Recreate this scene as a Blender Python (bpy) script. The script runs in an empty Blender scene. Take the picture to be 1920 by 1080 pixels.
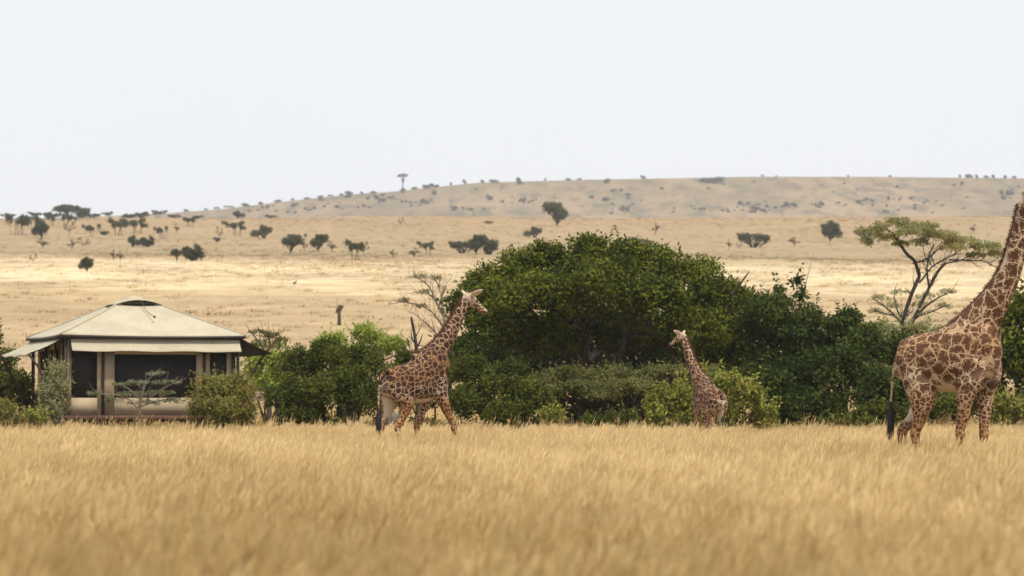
import bpy, math, random
import numpy as np
from mathutils import Vector, Matrix

R = math.radians
rng = np.random.default_rng(7)
random.seed(7)
C = bpy.context.scene.collection
scene = bpy.context.scene

# ------------------------------------------------------------------ camera, world, sun, exposure
CAM_H = 1.4
F = 100.0 / 36.0 * 1920.0            # focal length in photograph pixels
HORIZON = 758.0
PITCH = math.atan((HORIZON - 540.0) / F)
cam_d = bpy.data.cameras.new('camera')
cam_d.lens = 100.0
cam_d.sensor_width = 36.0
cam_d.clip_start = 0.2
cam_d.clip_end = 30000.0
cam_d.dof.use_dof = True
cam_d.dof.focus_distance = 60.0
cam_d.dof.aperture_fstop = 2.2
cam = bpy.data.objects.new('camera', cam_d)
C.objects.link(cam)
cam.location = (0, 0, CAM_H)
cam.rotation_euler = (R(90) + PITCH, 0, 0)
scene.camera = cam

SUN_EL, SUN_AZ = R(62), R(150)       # high, behind the camera and to the right (azimuth from +Y towards +X)
world = bpy.data.worlds.new('World')
scene.world = world
world.use_nodes = True
wn, wl = world.node_tree.nodes, world.node_tree.links
bg = wn['Background']
sky = wn.new('ShaderNodeTexSky')
sky.sky_type = 'NISHITA'
sky.sun_disc = False
sky.sun_elevation = SUN_EL
sky.sun_rotation = SUN_AZ
sky.dust_density = 3.0
veil = wn.new('ShaderNodeMix')
veil.data_type = 'RGBA'
veil.inputs[0].default_value = 0.93
wl.new(sky.outputs[0], veil.inputs[6])
# thin high overcast: nearly white, a little mottled
wtc = wn.new('ShaderNodeTexCoord')
wno = wn.new('ShaderNodeTexNoise')
wno.inputs['Scale'].default_value = 3.0
wno.inputs['Detail'].default_value = 4.0
wl.new(wtc.outputs['Generated'], wno.inputs['Vector'])
wr = wn.new('ShaderNodeValToRGB')
wr.color_ramp.elements[0].position = 0.3
wr.color_ramp.elements[0].color = (8.7, 8.95, 9.45, 1)
wr.color_ramp.elements[1].position = 0.7
wr.color_ramp.elements[1].color = (9.1, 9.3, 9.7, 1)
wl.new(wno.outputs[0], wr.inputs[0])
wl.new(wr.outputs[0], veil.inputs[7])
wl.new(veil.outputs[2], bg.inputs[0])
bg.inputs[1].default_value = 0.1

sun_d = bpy.data.lights.new('sun', 'SUN')
sun_d.energy = 4.1
sun_d.angle = R(4)
sun_d.color = (1.0, 0.93, 0.80)
sun = bpy.data.objects.new('sun', sun_d)
C.objects.link(sun)
sun.location = (40, -60, 120)
sdir = Vector((math.sin(SUN_AZ) * math.cos(SUN_EL), math.cos(SUN_AZ) * math.cos(SUN_EL), math.sin(SUN_EL)))
sun.rotation_euler = sdir.to_track_quat('Z', 'Y').to_euler()

scene.view_settings.view_transform = 'Standard'
scene.view_settings.look = 'None'
scene.view_settings.exposure = 0.08
scene.view_settings.gamma = 1.0
scene.view_settings.use_curve_mapping = False
scene.render.engine = 'CYCLES'
cy = scene.cycles
cy.use_denoising = True
cy.max_bounces = 6
cy.diffuse_bounces = 3
cy.glossy_bounces = 2
cy.transmission_bounces = 4
cy.transparent_max_bounces = 8
cy.volume_bounces = 1
cy.use_adaptive_sampling = True
cy.adaptive_threshold = 0.012

# ------------------------------------------------------------------ helpers: tags, materials, meshes
def tag(o, label=None, cat=None, group=None, kind=None):
    if label: o['label'] = label
    if cat: o['category'] = cat
    if group: o['group'] = group
    if kind: o['kind'] = kind
    return o

def empty(name, loc, rz=0.0):
    o = bpy.data.objects.new(name, None)
    o.empty_display_size = 0.3
    C.objects.link(o)
    o.location = loc
    o.rotation_euler = (0, 0, rz)
    return o

def link(name, me, parent=None):
    o = bpy.data.objects.new(name, me)
    C.objects.link(o)
    if parent: o.parent = parent
    return o

def fast_mesh(name, co, faces, mat=None, smooth=False, tint=None):
    """co (n,3); faces = list of (m,k) integer arrays; tint = one float per face"""
    me = bpy.data.meshes.new(name)
    co = np.asarray(co, dtype=np.float32)
    me.vertices.add(len(co))
    me.vertices.foreach_set('co', co.ravel())
    if isinstance(faces, np.ndarray): faces = [faces]
    faces = [f for f in faces if len(f)]
    idx = np.concatenate([f.ravel() for f in faces]).astype(np.int32)
    sizes = np.concatenate([np.full(len(f), f.shape[1], dtype=np.int32) for f in faces])
    starts = np.concatenate([[0], np.cumsum(sizes)[:-1]]).astype(np.int32)
    me.loops.add(len(idx))
    me.loops.foreach_set('vertex_index', idx)
    me.polygons.add(len(sizes))
    me.polygons.foreach_set('loop_start', starts)
    me.polygons.foreach_set('loop_total', sizes)
    if smooth:
        me.polygons.foreach_set('use_smooth', np.ones(len(sizes), dtype=bool))
    me.update(calc_edges=True)
    if tint is not None:
        a = me.attributes.new('tint', 'FLOAT', 'FACE')
        a.data.foreach_set('value', np.asarray(tint, dtype=np.float32))
    if mat: me.materials.append(mat)
    return me

def srgb(r, g, b):
    f = lambda c: (c / 255 / 12.92) if c <= 10 else ((c / 255 + 0.055) / 1.055) ** 2.4
    return (f(r), f(g), f(b), 1.0)

class NT:
    """small helper round a node tree"""
    def __init__(self, name):
        self.m = bpy.data.materials.new(name)
        self.m.use_nodes = True
        self.t = self.m.node_tree
        self.bsdf = self.t.nodes['Principled BSDF']
        self.out = self.t.nodes['Material Output']
        self.bsdf.inputs['Specular IOR Level'].default_value = 0.25
    def n(self, kind, **kw):
        nd = self.t.nodes.new('ShaderNode' + kind)
        for k, v in kw.items():
            if k.startswith('_'): nd.inputs[k[1:].replace('_', ' ')].default_value = v
            else: setattr(nd, k, v)
        return nd
    def l(self, a, b): self.t.links.new(a, b)
    def mix(self, fac, a, b, blend='MIX'):
        m = self.n('Mix', data_type='RGBA', blend_type=blend)
        for s, v in ((0, fac), (6, a), (7, b)):
            if hasattr(v, 'links'): self.l(v, m.inputs[s])
            else: m.inputs[s].default_value = v
        return m.outputs[2]
    def math(self, op, a, b=0.0, c=0.0, clamp=False):
        m = self.n('Math', operation=op, use_clamp=clamp)
        for s, v in ((0, a), (1, b), (2, c)):
            if hasattr(v, 'links'): self.l(v, m.inputs[s])
            else: m.inputs[s].default_value = v
        return m.outputs[0]
    def step(self, v, lo, hi, smooth=True):
        m = self.n('MapRange', interpolation_type='SMOOTHSTEP' if smooth else 'LINEAR')
        self.l(v, m.inputs[0])
        m.inputs[1].default_value = lo
        m.inputs[2].default_value = hi
        return m.outputs[0]
    def noise(self, vec, scale, detail=3.0, rough=0.55, dim='3D'):
        nd = self.n('TexNoise', noise_dimensions=dim)
        nd.inputs['Scale'].default_value = scale
        nd.inputs['Detail'].default_value = detail
        nd.inputs['Roughness'].default_value = rough
        if vec is not None: self.l(vec, nd.inputs['Vector'])
        return nd
    def objco(self): return self.n('TexCoord').outputs['Object']
    def scaled(self, vec, s):
        m = self.n('Mapping')
        m.inputs['Scale'].default_value = s
        self.l(vec, m.inputs[0])
        return m.outputs[0]
    def ramp(self, v, stops):
        r = self.n('ValToRGB')
        e = r.color_ramp.elements
        while len(e) < len(stops): e.new(0.5)
        for el, (p, c) in zip(e, stops):
            el.position = p
            el.color = c
        self.l(v, r.inputs[0])
        return r.outputs[0]
    def bump(self, h, strength, dist):
        b = self.n('Bump')
        b.inputs['Strength'].default_value = strength
        b.inputs['Distance'].default_value = dist
        self.l(h, b.inputs['Height'])
        self.l(b.outputs[0], self.bsdf.inputs['Normal'])

def leaf_mat(name, dark, light, transl=0.35, rough=0.55, odd=None):
    t = NT(name)
    at = t.n('Attribute', attribute_name='tint')
    col = t.ramp(at.outputs['Fac'], [(0.0, dark), (0.8, light), (1.0, odd or light)])
    no = t.noise(t.objco(), 0.7, 2)
    col = t.mix(t.step(no.outputs[0], 0.35, 0.7), col, t.mix(0.5, col, (dark[0] * 1.3, dark[1] * 0.95, dark[2] * 0.6, 1)))
    t.l(col, t.bsdf.inputs['Base Color'])
    t.bsdf.inputs['Roughness'].default_value = rough
    t.bsdf.inputs['Specular IOR Level'].default_value = 0.06
    tr = t.n('BsdfTranslucent')
    t.l(t.mix(0.35, col, (0.10, 0.16, 0.02, 1)), tr.inputs[0])
    ms = t.n('MixShader')
    ms.inputs[0].default_value = transl
    t.l(t.bsdf.outputs[0], ms.inputs[1])
    t.l(tr.outputs[0], ms.inputs[2])
    t.l(ms.outputs[0], t.out.inputs[0])
    return t.m

def plain_mat(name, col, col2=None, scale=6.0, rough=0.8, stretch=(1, 1, 1), bump=0.0, bdist=0.01):
    t = NT(name)
    v = t.scaled(t.objco(), stretch)
    no = t.noise(v, scale, 5)
    t.l(t.mix(t.step(no.outputs[0], 0.3, 0.7), col, col2 or tuple(c * 0.7 for c in col[:3]) + (1,)), t.bsdf.inputs['Base Color'])
    t.bsdf.inputs['Roughness'].default_value = rough
    if bump: t.bump(no.outputs[0], bump, bdist)
    return t.m

def catmull(P, n):
    P = np.asarray(P, float)
    if len(P) == 2:
        s = np.linspace(0, 1, n * 1 + 1)[:, None]
        return P[0] * (1 - s) + P[1] * s
    Q = np.vstack([2 * P[0] - P[1], P, 2 * P[-1] - P[-2]])
    out = []
    for i in range(len(P) - 1):
        p0, p1, p2, p3 = Q[i:i + 4]
        for s in np.linspace(0, 1, n, endpoint=False):
            out.append(0.5 * ((2 * p1) + (p2 - p0) * s + (2 * p0 - 5 * p1 + 4 * p2 - p3) * s * s + (3 * p1 - p0 - 3 * p2 + p3) * s ** 3))
    out.append(P[-1])
    return np.array(out)

class MB:
    """collects boxes, tubes and sheets of ONE part"""
    def __init__(self): self.v, self.f4, self.f3, self.n = [], [], [], 0
    def add(self, v, f4=(), f3=()):
        if len(f4): self.f4.append(np.asarray(f4, int).reshape(-1, 4) + self.n)
        if len(f3): self.f3.append(np.asarray(f3, int).reshape(-1, 3) + self.n)
        self.v.append(np.asarray(v, float))
        self.n += len(v)
        return self
    def box(self, lo, hi):
        (a, b, c), (d, e, f) = lo, hi
        v = [(a, b, c), (d, b, c), (d, e, c), (a, e, c), (a, b, f), (d, b, f), (d, e, f), (a, e, f)]
        return self.add(v, [(0, 3, 2, 1), (4, 5, 6, 7), (0, 1, 5, 4), (1, 2, 6, 5), (2, 3, 7, 6), (3, 0, 4, 7)])
    def tube(self, pts, rad, sides=6, n=1, lat=None, ref=(0, 0, 1)):
        """tapered tube through pts; lat = lateral radii (elliptic section) or None"""
        pts = np.asarray(pts, float)
        rad = np.asarray(rad, float) if np.ndim(rad) else np.full(len(pts), float(rad))
        lat = rad if lat is None else np.asarray(lat, float)
        if n > 1:
            full = catmull(np.hstack([pts, rad[:, None], lat[:, None]]), n)
            pts, rad, lat = full[:, :3], np.maximum(full[:, 3], 1e-4), np.maximum(full[:, 4], 1e-4)
        T = np.gradient(pts, axis=0)
        T /= np.linalg.norm(T, axis=1)[:, None] + 1e-9
        ref = np.asarray(ref, float)
        S = np.cross(T, ref)
        bad = np.linalg.norm(S, axis=1) < 0.15
        if bad.any(): S[bad] = np.cross(T[bad], np.array([1.0, 0.1, 0]))
        S /= np.linalg.norm(S, axis=1)[:, None] + 1e-9
        U = np.cross(S, T)
        a = np.linspace(0, 2 * math.pi, sides, endpoint=False)
        ring = pts[:, None, :] + S[:, None, :] * (np.cos(a)[None, :, None] * lat[:, None, None]) + U[:, None, :] * (np.sin(a)[None, :, None] * rad[:, None, None])
        m = len(pts)
        v = np.vstack([ring.reshape(-1, 3), pts[:1], pts[-1:]])
        i = np.arange(m - 1)[:, None] * sides
        j = np.arange(sides)[None, :]
        k = (j + 1) % sides
        f4 = np.stack([i + j, i + k, i + sides + k, i + sides + j], -1).reshape(-1, 4)
        j, k = j[0], k[0]
        b = (m - 1) * sides
        f3 = np.vstack([np.stack([np.full(sides, m * sides), k, j], -1), np.stack([np.full(sides, m * sides + 1), b + j, b + k], -1)])
        return self.add(v, f4, f3)
    def slab(self, quad, th):
        """a thin sheet with thickness th below four corner points"""
        q = np.asarray(quad, float)
        nrm = np.cross(q[1] - q[0], q[3] - q[0])
        nrm = nrm / np.linalg.norm(nrm) * th
        v = np.vstack([q, q - nrm])
        return self.add(v, [(0, 1, 2, 3), (7, 6, 5, 4), (1, 0, 4, 5), (2, 1, 5, 6), (3, 2, 6, 7), (0, 3, 7, 4)])
    def mesh(self, name, mat=None, smooth=False, tint=None):
        return fast_mesh(name, np.vstack(self.v), [np.vstack(x) for x in (self.f4, self.f3) if len(x)], mat, smooth, tint)
    def build(self, name, mat, parent=None, smooth=False):
        return link(name, self.mesh(name, mat, smooth), parent)

# ------------------------------------------------------------------ where things stand
def ray(px, py):
    a, b = (px - 960.0) / F, (540.0 - py) / F
    c, s = math.cos(PITCH), math.sin(PITCH)
    return np.array([a, c - b * s, s + b * c])

def at(px, py, d):
    r = ray(px, py)
    return np.array([0, 0, CAM_H]) + r * (d / r[1])

def wob(x, y):
    return (np.sin(x * 0.011 + y * 0.007) + np.sin(x * 0.023 - y * 0.013 + 1.7) * 0.6 + np.sin(x * 0.004 + 2.1 + y * 0.002) * 1.2
            + 0.35 * np.sin(x * 0.051 + 0.031 * y + 0.4))

def H(x, y):
    x, y = np.asarray(x, float), np.asarray(y, float)
    t = np.clip((y - 120.0) / 780.0, 0, 1)
    z = 61.0 * (t + 0.025 * np.sin(t * 9.0) * t * (1 - t) * 4)
    soft = np.clip((y - 105.0) / 60.0, 0, 1)
    z = z * soft + wob(x, y) * 0.55 * np.clip((y - 120.0) / 500.0, 0, 1.0) * np.clip((960 - y) / 60, 0.6, 1)
    z = z - np.clip(y - 900.0, 0, 900.0) * 0.045 * np.clip((y - 900) / 120.0, 0, 1)
    z = z + 0.05 * np.sin(x * 0.31) * np.sin(y * 0.27 + 1) * np.clip(y / 20, 0, 1)
    return z

HILL_Y = 2600.0
_hx = np.array([-900, -400, 0, 300, 420, 500, 650, 750, 800, 900, 1100, 1400, 1650, 1920, 2400, 3200], float)
_hy = np.array([425, 420, 412, 399, 390, 380, 364, 357, 351, 341, 335.5, 330, 330, 333, 338, 352], float)
def Hhill(x, y):
    x, y = np.asarray(x, float), np.asarray(y, float)
    px = 960 + x / HILL_Y * F
    zc = CAM_H + (HORIZON - np.interp(px, _hx, _hy)) / F * HILL_Y
    t = np.clip((y - 1300.0) / (HILL_Y - 1300.0), 0, 1)
    z = 10 + (zc - 10) * (0.25 * t + 0.75 * t ** 1.6)
    back = np.clip((y - HILL_Y) / 3000.0, 0, 1)
    z = z * (1 - back) + wob(x * 0.35, y * 0.35) * 2.2 * t * np.clip(1 - back * 2, 0, 1) * np.clip((HILL_Y - y) / 250 + 0.12, 0.12, 1)
    return z

def hit(px, py, fn=H, lo=100.0, hi=900.0):
    r = ray(px, py)
    r = r / r[1]
    ds = np.linspace(lo, hi, 4000)
    below = r[2] * ds + CAM_H < fn(r[0] * ds, ds)
    d = ds[np.argmax(below)] if below.any() else hi
    return np.array([r[0] * d, d, float(fn(r[0] * d, d))])

# ------------------------------------------------------------------ the setting
def savanna_colour(t, co):
    """grass tones along the slope, sunlit stripe and cloud shade painted in, ragged borders; returns colour and two noises"""
    sx = t.n('SeparateXYZ')
    t.l(co, sx.inputs[0])
    n1 = t.noise(t.scaled(co, (0.5, 1, 1)), 0.006, 4)
    n2 = t.noise(co, 0.05, 4, 0.65)
    n3 = t.noise(co, 0.33, 6, 0.75)
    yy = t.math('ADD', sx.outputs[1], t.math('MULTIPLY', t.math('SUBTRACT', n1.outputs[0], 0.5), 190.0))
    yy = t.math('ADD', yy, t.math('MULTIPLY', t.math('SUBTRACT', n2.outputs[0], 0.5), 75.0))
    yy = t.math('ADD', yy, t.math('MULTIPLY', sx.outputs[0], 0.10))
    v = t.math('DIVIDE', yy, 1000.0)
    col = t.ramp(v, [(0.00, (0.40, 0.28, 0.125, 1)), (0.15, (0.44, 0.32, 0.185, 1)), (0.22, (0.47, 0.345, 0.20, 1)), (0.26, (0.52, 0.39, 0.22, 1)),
                     (0.285, (0.76, 0.62, 0.39, 1)), (0.325, (0.78, 0.64, 0.41, 1)), (0.35, (0.50, 0.375, 0.235, 1)), (0.395, (0.45, 0.335, 0.205, 1)),  # palest stops paint the sunlit stripe, duller ones the cloud shade
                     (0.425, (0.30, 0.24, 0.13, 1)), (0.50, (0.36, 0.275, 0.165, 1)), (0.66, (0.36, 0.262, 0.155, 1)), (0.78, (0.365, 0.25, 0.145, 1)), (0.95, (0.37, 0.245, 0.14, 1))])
    col = t.mix(t.step(n2.outputs[0], 0.38, 0.66), t.mix(0.45, col, (0.24, 0.175, 0.10, 1)), col)
    col = t.mix(1.0, col, (0.91, 0.91, 0.91, 1), 'MULTIPLY')
    return col, n2, n3

def savanna_mat():
    t = NT('dry_savanna')
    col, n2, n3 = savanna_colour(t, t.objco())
    fine = t.step(n3.outputs[0], 0.3, 0.75)
    col = t.mix(fine, t.mix(0.42, col, (0.20, 0.14, 0.08, 1)), t.mix(0.12, col, (0.75, 0.6, 0.38, 1)))
    t.l(col, t.bsdf.inputs['Base Color'])
    t.bsdf.inputs['Roughness'].default_value = 0.95
    t.bsdf.inputs['Specular IOR Level'].default_value = 0.05
    t.bump(t.math('ADD', n3.outputs[0], t.math('MULTIPLY', n2.outputs[0], 3.0)), 0.6, 0.5)
    return t.m

def hill_mat():
    t = NT('stony_hillside')
    co = t.objco()
    n1 = t.noise(t.scaled(co, (1, 0.4, 1)), 0.012, 5, 0.6)
    n2 = t.noise(t.scaled(co, (1, 0.35, 1)), 0.06, 5, 0.7)
    col = t.mix(t.step(n1.outputs[0], 0.35, 0.65), (0.27, 0.192, 0.115, 1), (0.19, 0.143, 0.09, 1))
    n3 = t.noise(t.scaled(co, (1, 0.3, 1)), 0.022, 4, 0.6)
    col = t.mix(t.math('MULTIPLY', t.step(n3.outputs[0], 0.50, 0.62), 0.6), col, (0.16, 0.125, 0.082, 1))
    col = t.mix(t.math('MULTIPLY', t.step(n2.outputs[0], 0.47, 0.62), 0.8), col, (0.11, 0.095, 0.066, 1))
    t.l(col, t.bsdf.inputs['Base Color'])
    t.bsdf.inputs['Roughness'].default_value = 0.95
    t.bsdf.inputs['Specular IOR Level'].default_value = 0.05
    t.bump(n2.outputs[0], 0.5, 4.0)
    return t.m

def sheet(name, xs, ys, fn, mat):
    X, Y = np.meshgrid(xs, ys)
    co = np.stack([X, Y, fn(X, Y)], -1).reshape(-1, 3)
    w = len(xs)
    i = (np.arange(len(ys) - 1)[:, None] * w + np.arange(w - 1)[None, :]).ravel()
    o = link(name, fast_mesh(name, co, np.stack([i, i + 1, i + w + 1, i + w], -1), mat, True))
    return tag(o, kind='structure')

xs = np.unique(np.concatenate([np.linspace(-400, 400, 161), np.linspace(-5000, -400, 30), np.linspace(400, 5000, 30)]))
ys = np.unique(np.concatenate([np.linspace(-300, 0, 8), np.linspace(0, 160, 81), np.linspace(160, 980, 165), np.linspace(980, 1500, 20)]))
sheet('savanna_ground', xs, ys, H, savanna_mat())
xs = np.unique(np.concatenate([np.linspace(-900, 900, 181), np.linspace(-6000, -900, 40), np.linspace(900, 6000, 40)]))
ys = np.unique(np.concatenate([np.linspace(1300, 2200, 30), np.linspace(2200, 2700, 60), np.linspace(2700, 9000, 40)]))
sheet('far_hill', xs, ys, Hhill, hill_mat())

def haze():
    m = bpy.data.materials.new('haze')
    m.use_nodes = True
    nt = m.node_tree
    nt.nodes.remove(nt.nodes['Principled BSDF'])
    v = nt.nodes.new('ShaderNodeVolumePrincipled')
    v.inputs['Color'].default_value = (0.86, 0.92, 1.0, 1)
    v.inputs['Density'].default_value = HAZE
    v.inputs['Anisotropy'].default_value = 0.2
    nt.links.new(v.outputs[0], nt.nodes['Material Output'].inputs['Volume'])
    b = MB().box((-6500, -500, -45), (6500, 9300, 236))
    o = b.build('haze', m)
    tag(o, kind='stuff')
HAZE = 0.00012
haze()
# ------------------------------------------------------------------ giraffes
def coat_mat(name, S, patch, patch2, line, cream, jag, leg_line, wline=0.10, fine=1.75):
    t = NT(name)
    co = t.objco()
    at_ = t.n('Attribute', attribute_name='coat')
    sep = t.n('SeparateColor')
    t.l(at_.outputs['Color'], sep.inputs[0])
    small, white, dark = sep.outputs[0], sep.outputs[1], sep.outputs[2]
    leg = at_.outputs['Alpha']
    wn_ = t.noise(co, 5.0, 2)
    wc = t.n('VectorMath', operation='SUBTRACT')
    t.l(wn_.outputs['Color'], wc.inputs[0])
    wc.inputs[1].default_value = (0.5, 0.5, 0.5)
    ws = t.n('VectorMath', operation='SCALE')
    t.l(wc.outputs[0], ws.inputs[0])
    ws.inputs['Scale'].default_value = 0.11
    wa = t.n('VectorMath', operation='ADD')
    t.l(co, wa.inputs[0])
    t.l(ws.outputs[0], wa.inputs[1])
    w2 = t.noise(co, 25.0, 2)
    wc2 = t.n('VectorMath', operation='SUBTRACT')
    t.l(w2.outputs['Color'], wc2.inputs[0])
    wc2.inputs[1].default_value = (0.5, 0.5, 0.5)
    ws2 = t.n('VectorMath', operation='SCALE')
    t.l(wc2.outputs[0], ws2.inputs[0])
    ws2.inputs['Scale'].default_value = 0.052
    wb = t.n('VectorMath', operation='ADD')
    t.l(wa.outputs[0], wb.inputs[0])
    t.l(ws2.outputs[0], wb.inputs[1])
    warped = wb.outputs[0]
    def vor(scale):
        v = t.n('TexVoronoi', feature='DISTANCE_TO_EDGE')
        v.inputs['Scale'].default_value = scale
        v.inputs['Randomness'].default_value = 0.85
        t.l(warped, v.inputs['Vector'])
        return v.outputs['Distance']
    big, sml, br = vor(S), vor(S * fine), vor(S * 2.1)
    m_big = t.step(big, wline * 0.35, wline * 1.25)
    # branching notches that run from the lines into the patches
    notch = t.math('MULTIPLY', t.math('SUBTRACT', 1.0, t.step(br, 0.02, 0.055)), t.math('SUBTRACT', 1.0, t.step(big, 0.14, 0.26)))
    m_big = t.math('MULTIPLY', m_big, t.math('SUBTRACT', 1.0, t.math('MULTIPLY', notch, jag)))
    m_sml = t.step(sml, wline * 1.3, wline * 2.7)
    mx = t.n('Mix', data_type='FLOAT')
    t.l(t.step(small, 0.35, 0.65), mx.inputs[0])
    t.l(m_big, mx.inputs[2])
    t.l(m_sml, mx.inputs[3])
    mask = mx.outputs[0]
    no = t.noise(co, 3.0, 3)
    no2 = t.noise(co, 60.0, 3)
    pc = t.mix(t.step(no.outputs[0], 0.35, 0.65), patch, patch2)
    pc = t.mix(t.math('MULTIPLY', leg, 0.6), pc, (0.20, 0.075, 0.03, 1))
    lc = t.mix(white, line, cream)
    lc = t.mix(t.math('MULTIPLY', leg, t.math('SUBTRACT', 1.0, white)), lc, leg_line)
    mask = t.math('MULTIPLY', mask, t.math('SUBTRACT', 1.0, t.math('MULTIPLY', t.step(white, 0.55, 0.95), 0.92)))
    col = t.mix(mask, lc, pc)
    col = t.mix(dark, col, (0.055, 0.028, 0.018, 1))
    col = t.mix(t.math('MULTIPLY', no2.outputs[0], 0.35), col, t.mix(0.5, col, (0.02, 0.012, 0.008, 1)))
    t.l(col, t.bsdf.inputs['Base Color'])
    t.bsdf.inputs['Roughness'].default_value = 0.72
    t.bsdf.inputs['Specular IOR Level'].default_value = 0.18
    t.bump(no2.outputs[0], 0.25, 0.01)
    return t.m

HAIR = plain_mat('black_hair', (0.012, 0.011, 0.012, 1), (0.03, 0.026, 0.024, 1), 30, 0.6)
MANE = plain_mat('mane_hair', (0.10, 0.035, 0.016, 1), (0.05, 0.02, 0.011, 1), 14, 0.75)
EYE = plain_mat('eye_dark', (0.008, 0.006, 0.005, 1), (0.01, 0.008, 0.006, 1), 3, 0.15)

def giraffe(name, label, px, ground_d, heading, sec, legs, neck, head_vec, mat, k=1.0, tail=None, ear_k=1.0, group='giraffes in the grass', tail_k=1.0, hk=1.0):
    """sec: trunk sections (x, top, bottom, half width); legs: 4 chains of (x,y,z,r along,r across); neck: (x,y,z,r,lat)"""
    base = at(px, 800, ground_d)
    base[2] = float(H(base[0], base[1]))
    root = empty(name, base, heading)
    tag(root, label, 'giraffe', group)
    mb = MB()
    part_pts = []                                  # (x,y,z,r,part) samples along every limb
    def limb(pts, rad, lat, part, n=6, sides=14, ref=(0, 0, 1)):
        pts = np.asarray(pts, float) * k
        rad, lat = np.asarray(rad, float) * k, np.asarray(lat, float) * k
        mb.tube(pts, rad, sides, n, lat, ref)
        full = catmull(np.hstack([pts, rad[:, None]]), 8)
        part_pts.append(np.hstack([full, np.full((len(full), 1), part)]))
    s = np.asarray(sec, float)
    cz, rz = (s[:, 1] + s[:, 2]) / 2, (s[:, 1] - s[:, 2]) / 2
    limb(np.stack([s[:, 0], 0 * cz, cz], -1), rz, s[:, 3], 0, 6, 20)
    nk = np.asarray(neck, float)
    limb(nk[:, :3], nk[:, 3], nk[:, 4], 1, 6, 16, (0.0, 0.0, 1.0))
    # shoulders and haunches are part of each leg chain
    for i, ch in enumerate(legs):
        ch = np.asarray(ch, float)
        limb(ch[:, :3], ch[:, 3], ch[:, 4], 2 if i < 2 else 3, 6, 14, (-1.0, 0.0, 0.0))
    # head
    hv = np.asarray(head_vec, float)
    hv = hv / np.linalg.norm(hv)
    top = nk[-1, :3]
    side = np.cross(hv, (0, 0, 1))
    side /= np.linalg.norm(side)                   # to the animal's right
    up = np.cross(side, hv)
    hs = [(-0.10, 0.02, 0.07, 0.06), (0.0, 0.03, 0.125, 0.10), (0.12, 0.02, 0.135, 0.115), (0.26, 0.0, 0.112, 0.095), (0.40, -0.012, 0.083, 0.070),
          (0.52, -0.02, 0.068, 0.062), (0.61, -0.025, 0.062, 0.066), (0.665, -0.03, 0.036, 0.042)]
    hp = np.array([top + (hv * a + up * b) * hk for a, b, _, _ in hs])
    limb(hp, [x[2] * hk for x in hs], [x[3] * hk for x in hs], 4, 6, 14)
    # jaw line, brow
    for sg in (-1, 1):
        e0 = top + (hv * 0.02 + up * 0.075 + side * sg * 0.085) * hk
        ed = (side * sg * 1.0 + up * 0.58 + hv * 0.08)
        ed /= np.linalg.norm(ed)
        L = 0.34 * ear_k * hk
        limb([e0 - ed * 0.03, e0 + ed * L * 0.35, e0 + ed * L * 0.7, e0 + ed * L], [0.045, 0.088, 0.072, 0.02], [0.026, 0.030, 0.026, 0.016], 5, 4, 10, hv)
        o0 = top + (hv * 0.07 + up * 0.09 + side * sg * 0.045) * hk
        od = up * 0.9 - hv * 0.35 + side * sg * 0.15
        limb([o0, o0 + od * 0.10 * hk, o0 + od * 0.19 * hk], [0.034, 0.027, 0.034], [0.034, 0.027, 0.034], 6, 3, 8)
        b0 = top + (hv * 0.19 + up * 0.05 + side * sg * 0.085) * hk
        limb([b0 - hv * 0.04, b0, b0 + hv * 0.05], [0.02, 0.045, 0.02], [0.02, 0.04, 0.02], 4, 3, 8)
    tl = np.asarray(tail, float)
    limb(tl[:, :3], tl[:, 3], tl[:, 3], 7, 6, 8)
    o = link('body', mb.mesh('body_raw'), root)
    rm = o.modifiers.new('r', 'REMESH')
    rm.mode = 'VOXEL'
    rm.voxel_size = 0.0185 * max(k, 0.85)
    sm = o.modifiers.new('s', 'SMOOTH')
    sm.factor = 0.5
    sm.iterations = 5
    dg = bpy.context.evaluated_depsgraph_get()
    me = bpy.data.meshes.new_from_object(o.evaluated_get(dg))
    o.modifiers.clear()
    o.data = me
    me.name = 'giraffe_body'
    me.materials.append(mat)
    n = len(me.vertices)
    co = np.empty(n * 3, np.float32)
    me.vertices.foreach_get('co', co)
    co = co.reshape(-1, 3)
    nr = np.empty(n * 3, np.float32)
    me.vertices.foreach_get('normal', nr)
    nr = nr.reshape(-1, 3)
    me.polygons.foreach_set('use_smooth', np.ones(len(me.polygons), dtype=bool))
    PP = np.vstack(part_pts)
    W = np.zeros((n, 8))
    for p in range(8):
        Q = PP[PP[:, 4] == p]
        for a in range(0, n, 6000):
            W[a:a + 6000, p] = (np.linalg.norm(co[a:a + 6000, None, :] - Q[None, :, :3], axis=2) - Q[None, :, 3]).min(1)
    W = np.exp(-(W - W.min(1, keepdims=True)) / (0.045 * k))
    W /= W.sum(1, keepdims=True)
    z = co[:, 2] / k
    ss = lambda v, lo, hi: np.clip((v - lo) / (hi - lo), 0, 1) ** 2 * (3 - 2 * np.clip((v - lo) / (hi - lo), 0, 1))
    one = np.ones(n)
    xb, xt = np.interp(co[:, 0] / k, s[:, 0], s[:, 2]), np.interp(co[:, 0] / k, s[:, 0], s[:, 1])
    frac = np.clip((z - xb) / (xt - xb), 0, 1)
    flank = ss(-frac, -0.62, -0.12) * 0.66
    belly = np.maximum(ss(-nr[:, 2], 0.35, 0.85) * ss(-frac, -.5, -.3), flank)
    inner = ss(-nr[:, 1] * np.sign(co[:, 1]), 0.15, 0.7) * ss(z, 0.8, 1.2)
    legz = ss(-z, -1.85, -1.35)
    rel = co / k - top
    ah, bh = rel @ hv / hk, rel @ up / hk
    leg_white = np.maximum(flank * (1 - legz), 0)
    sm_p = [ss(-frac, -.3, -.05) * .4, 0 * one, legz, legz, one, one, one, one]
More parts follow.
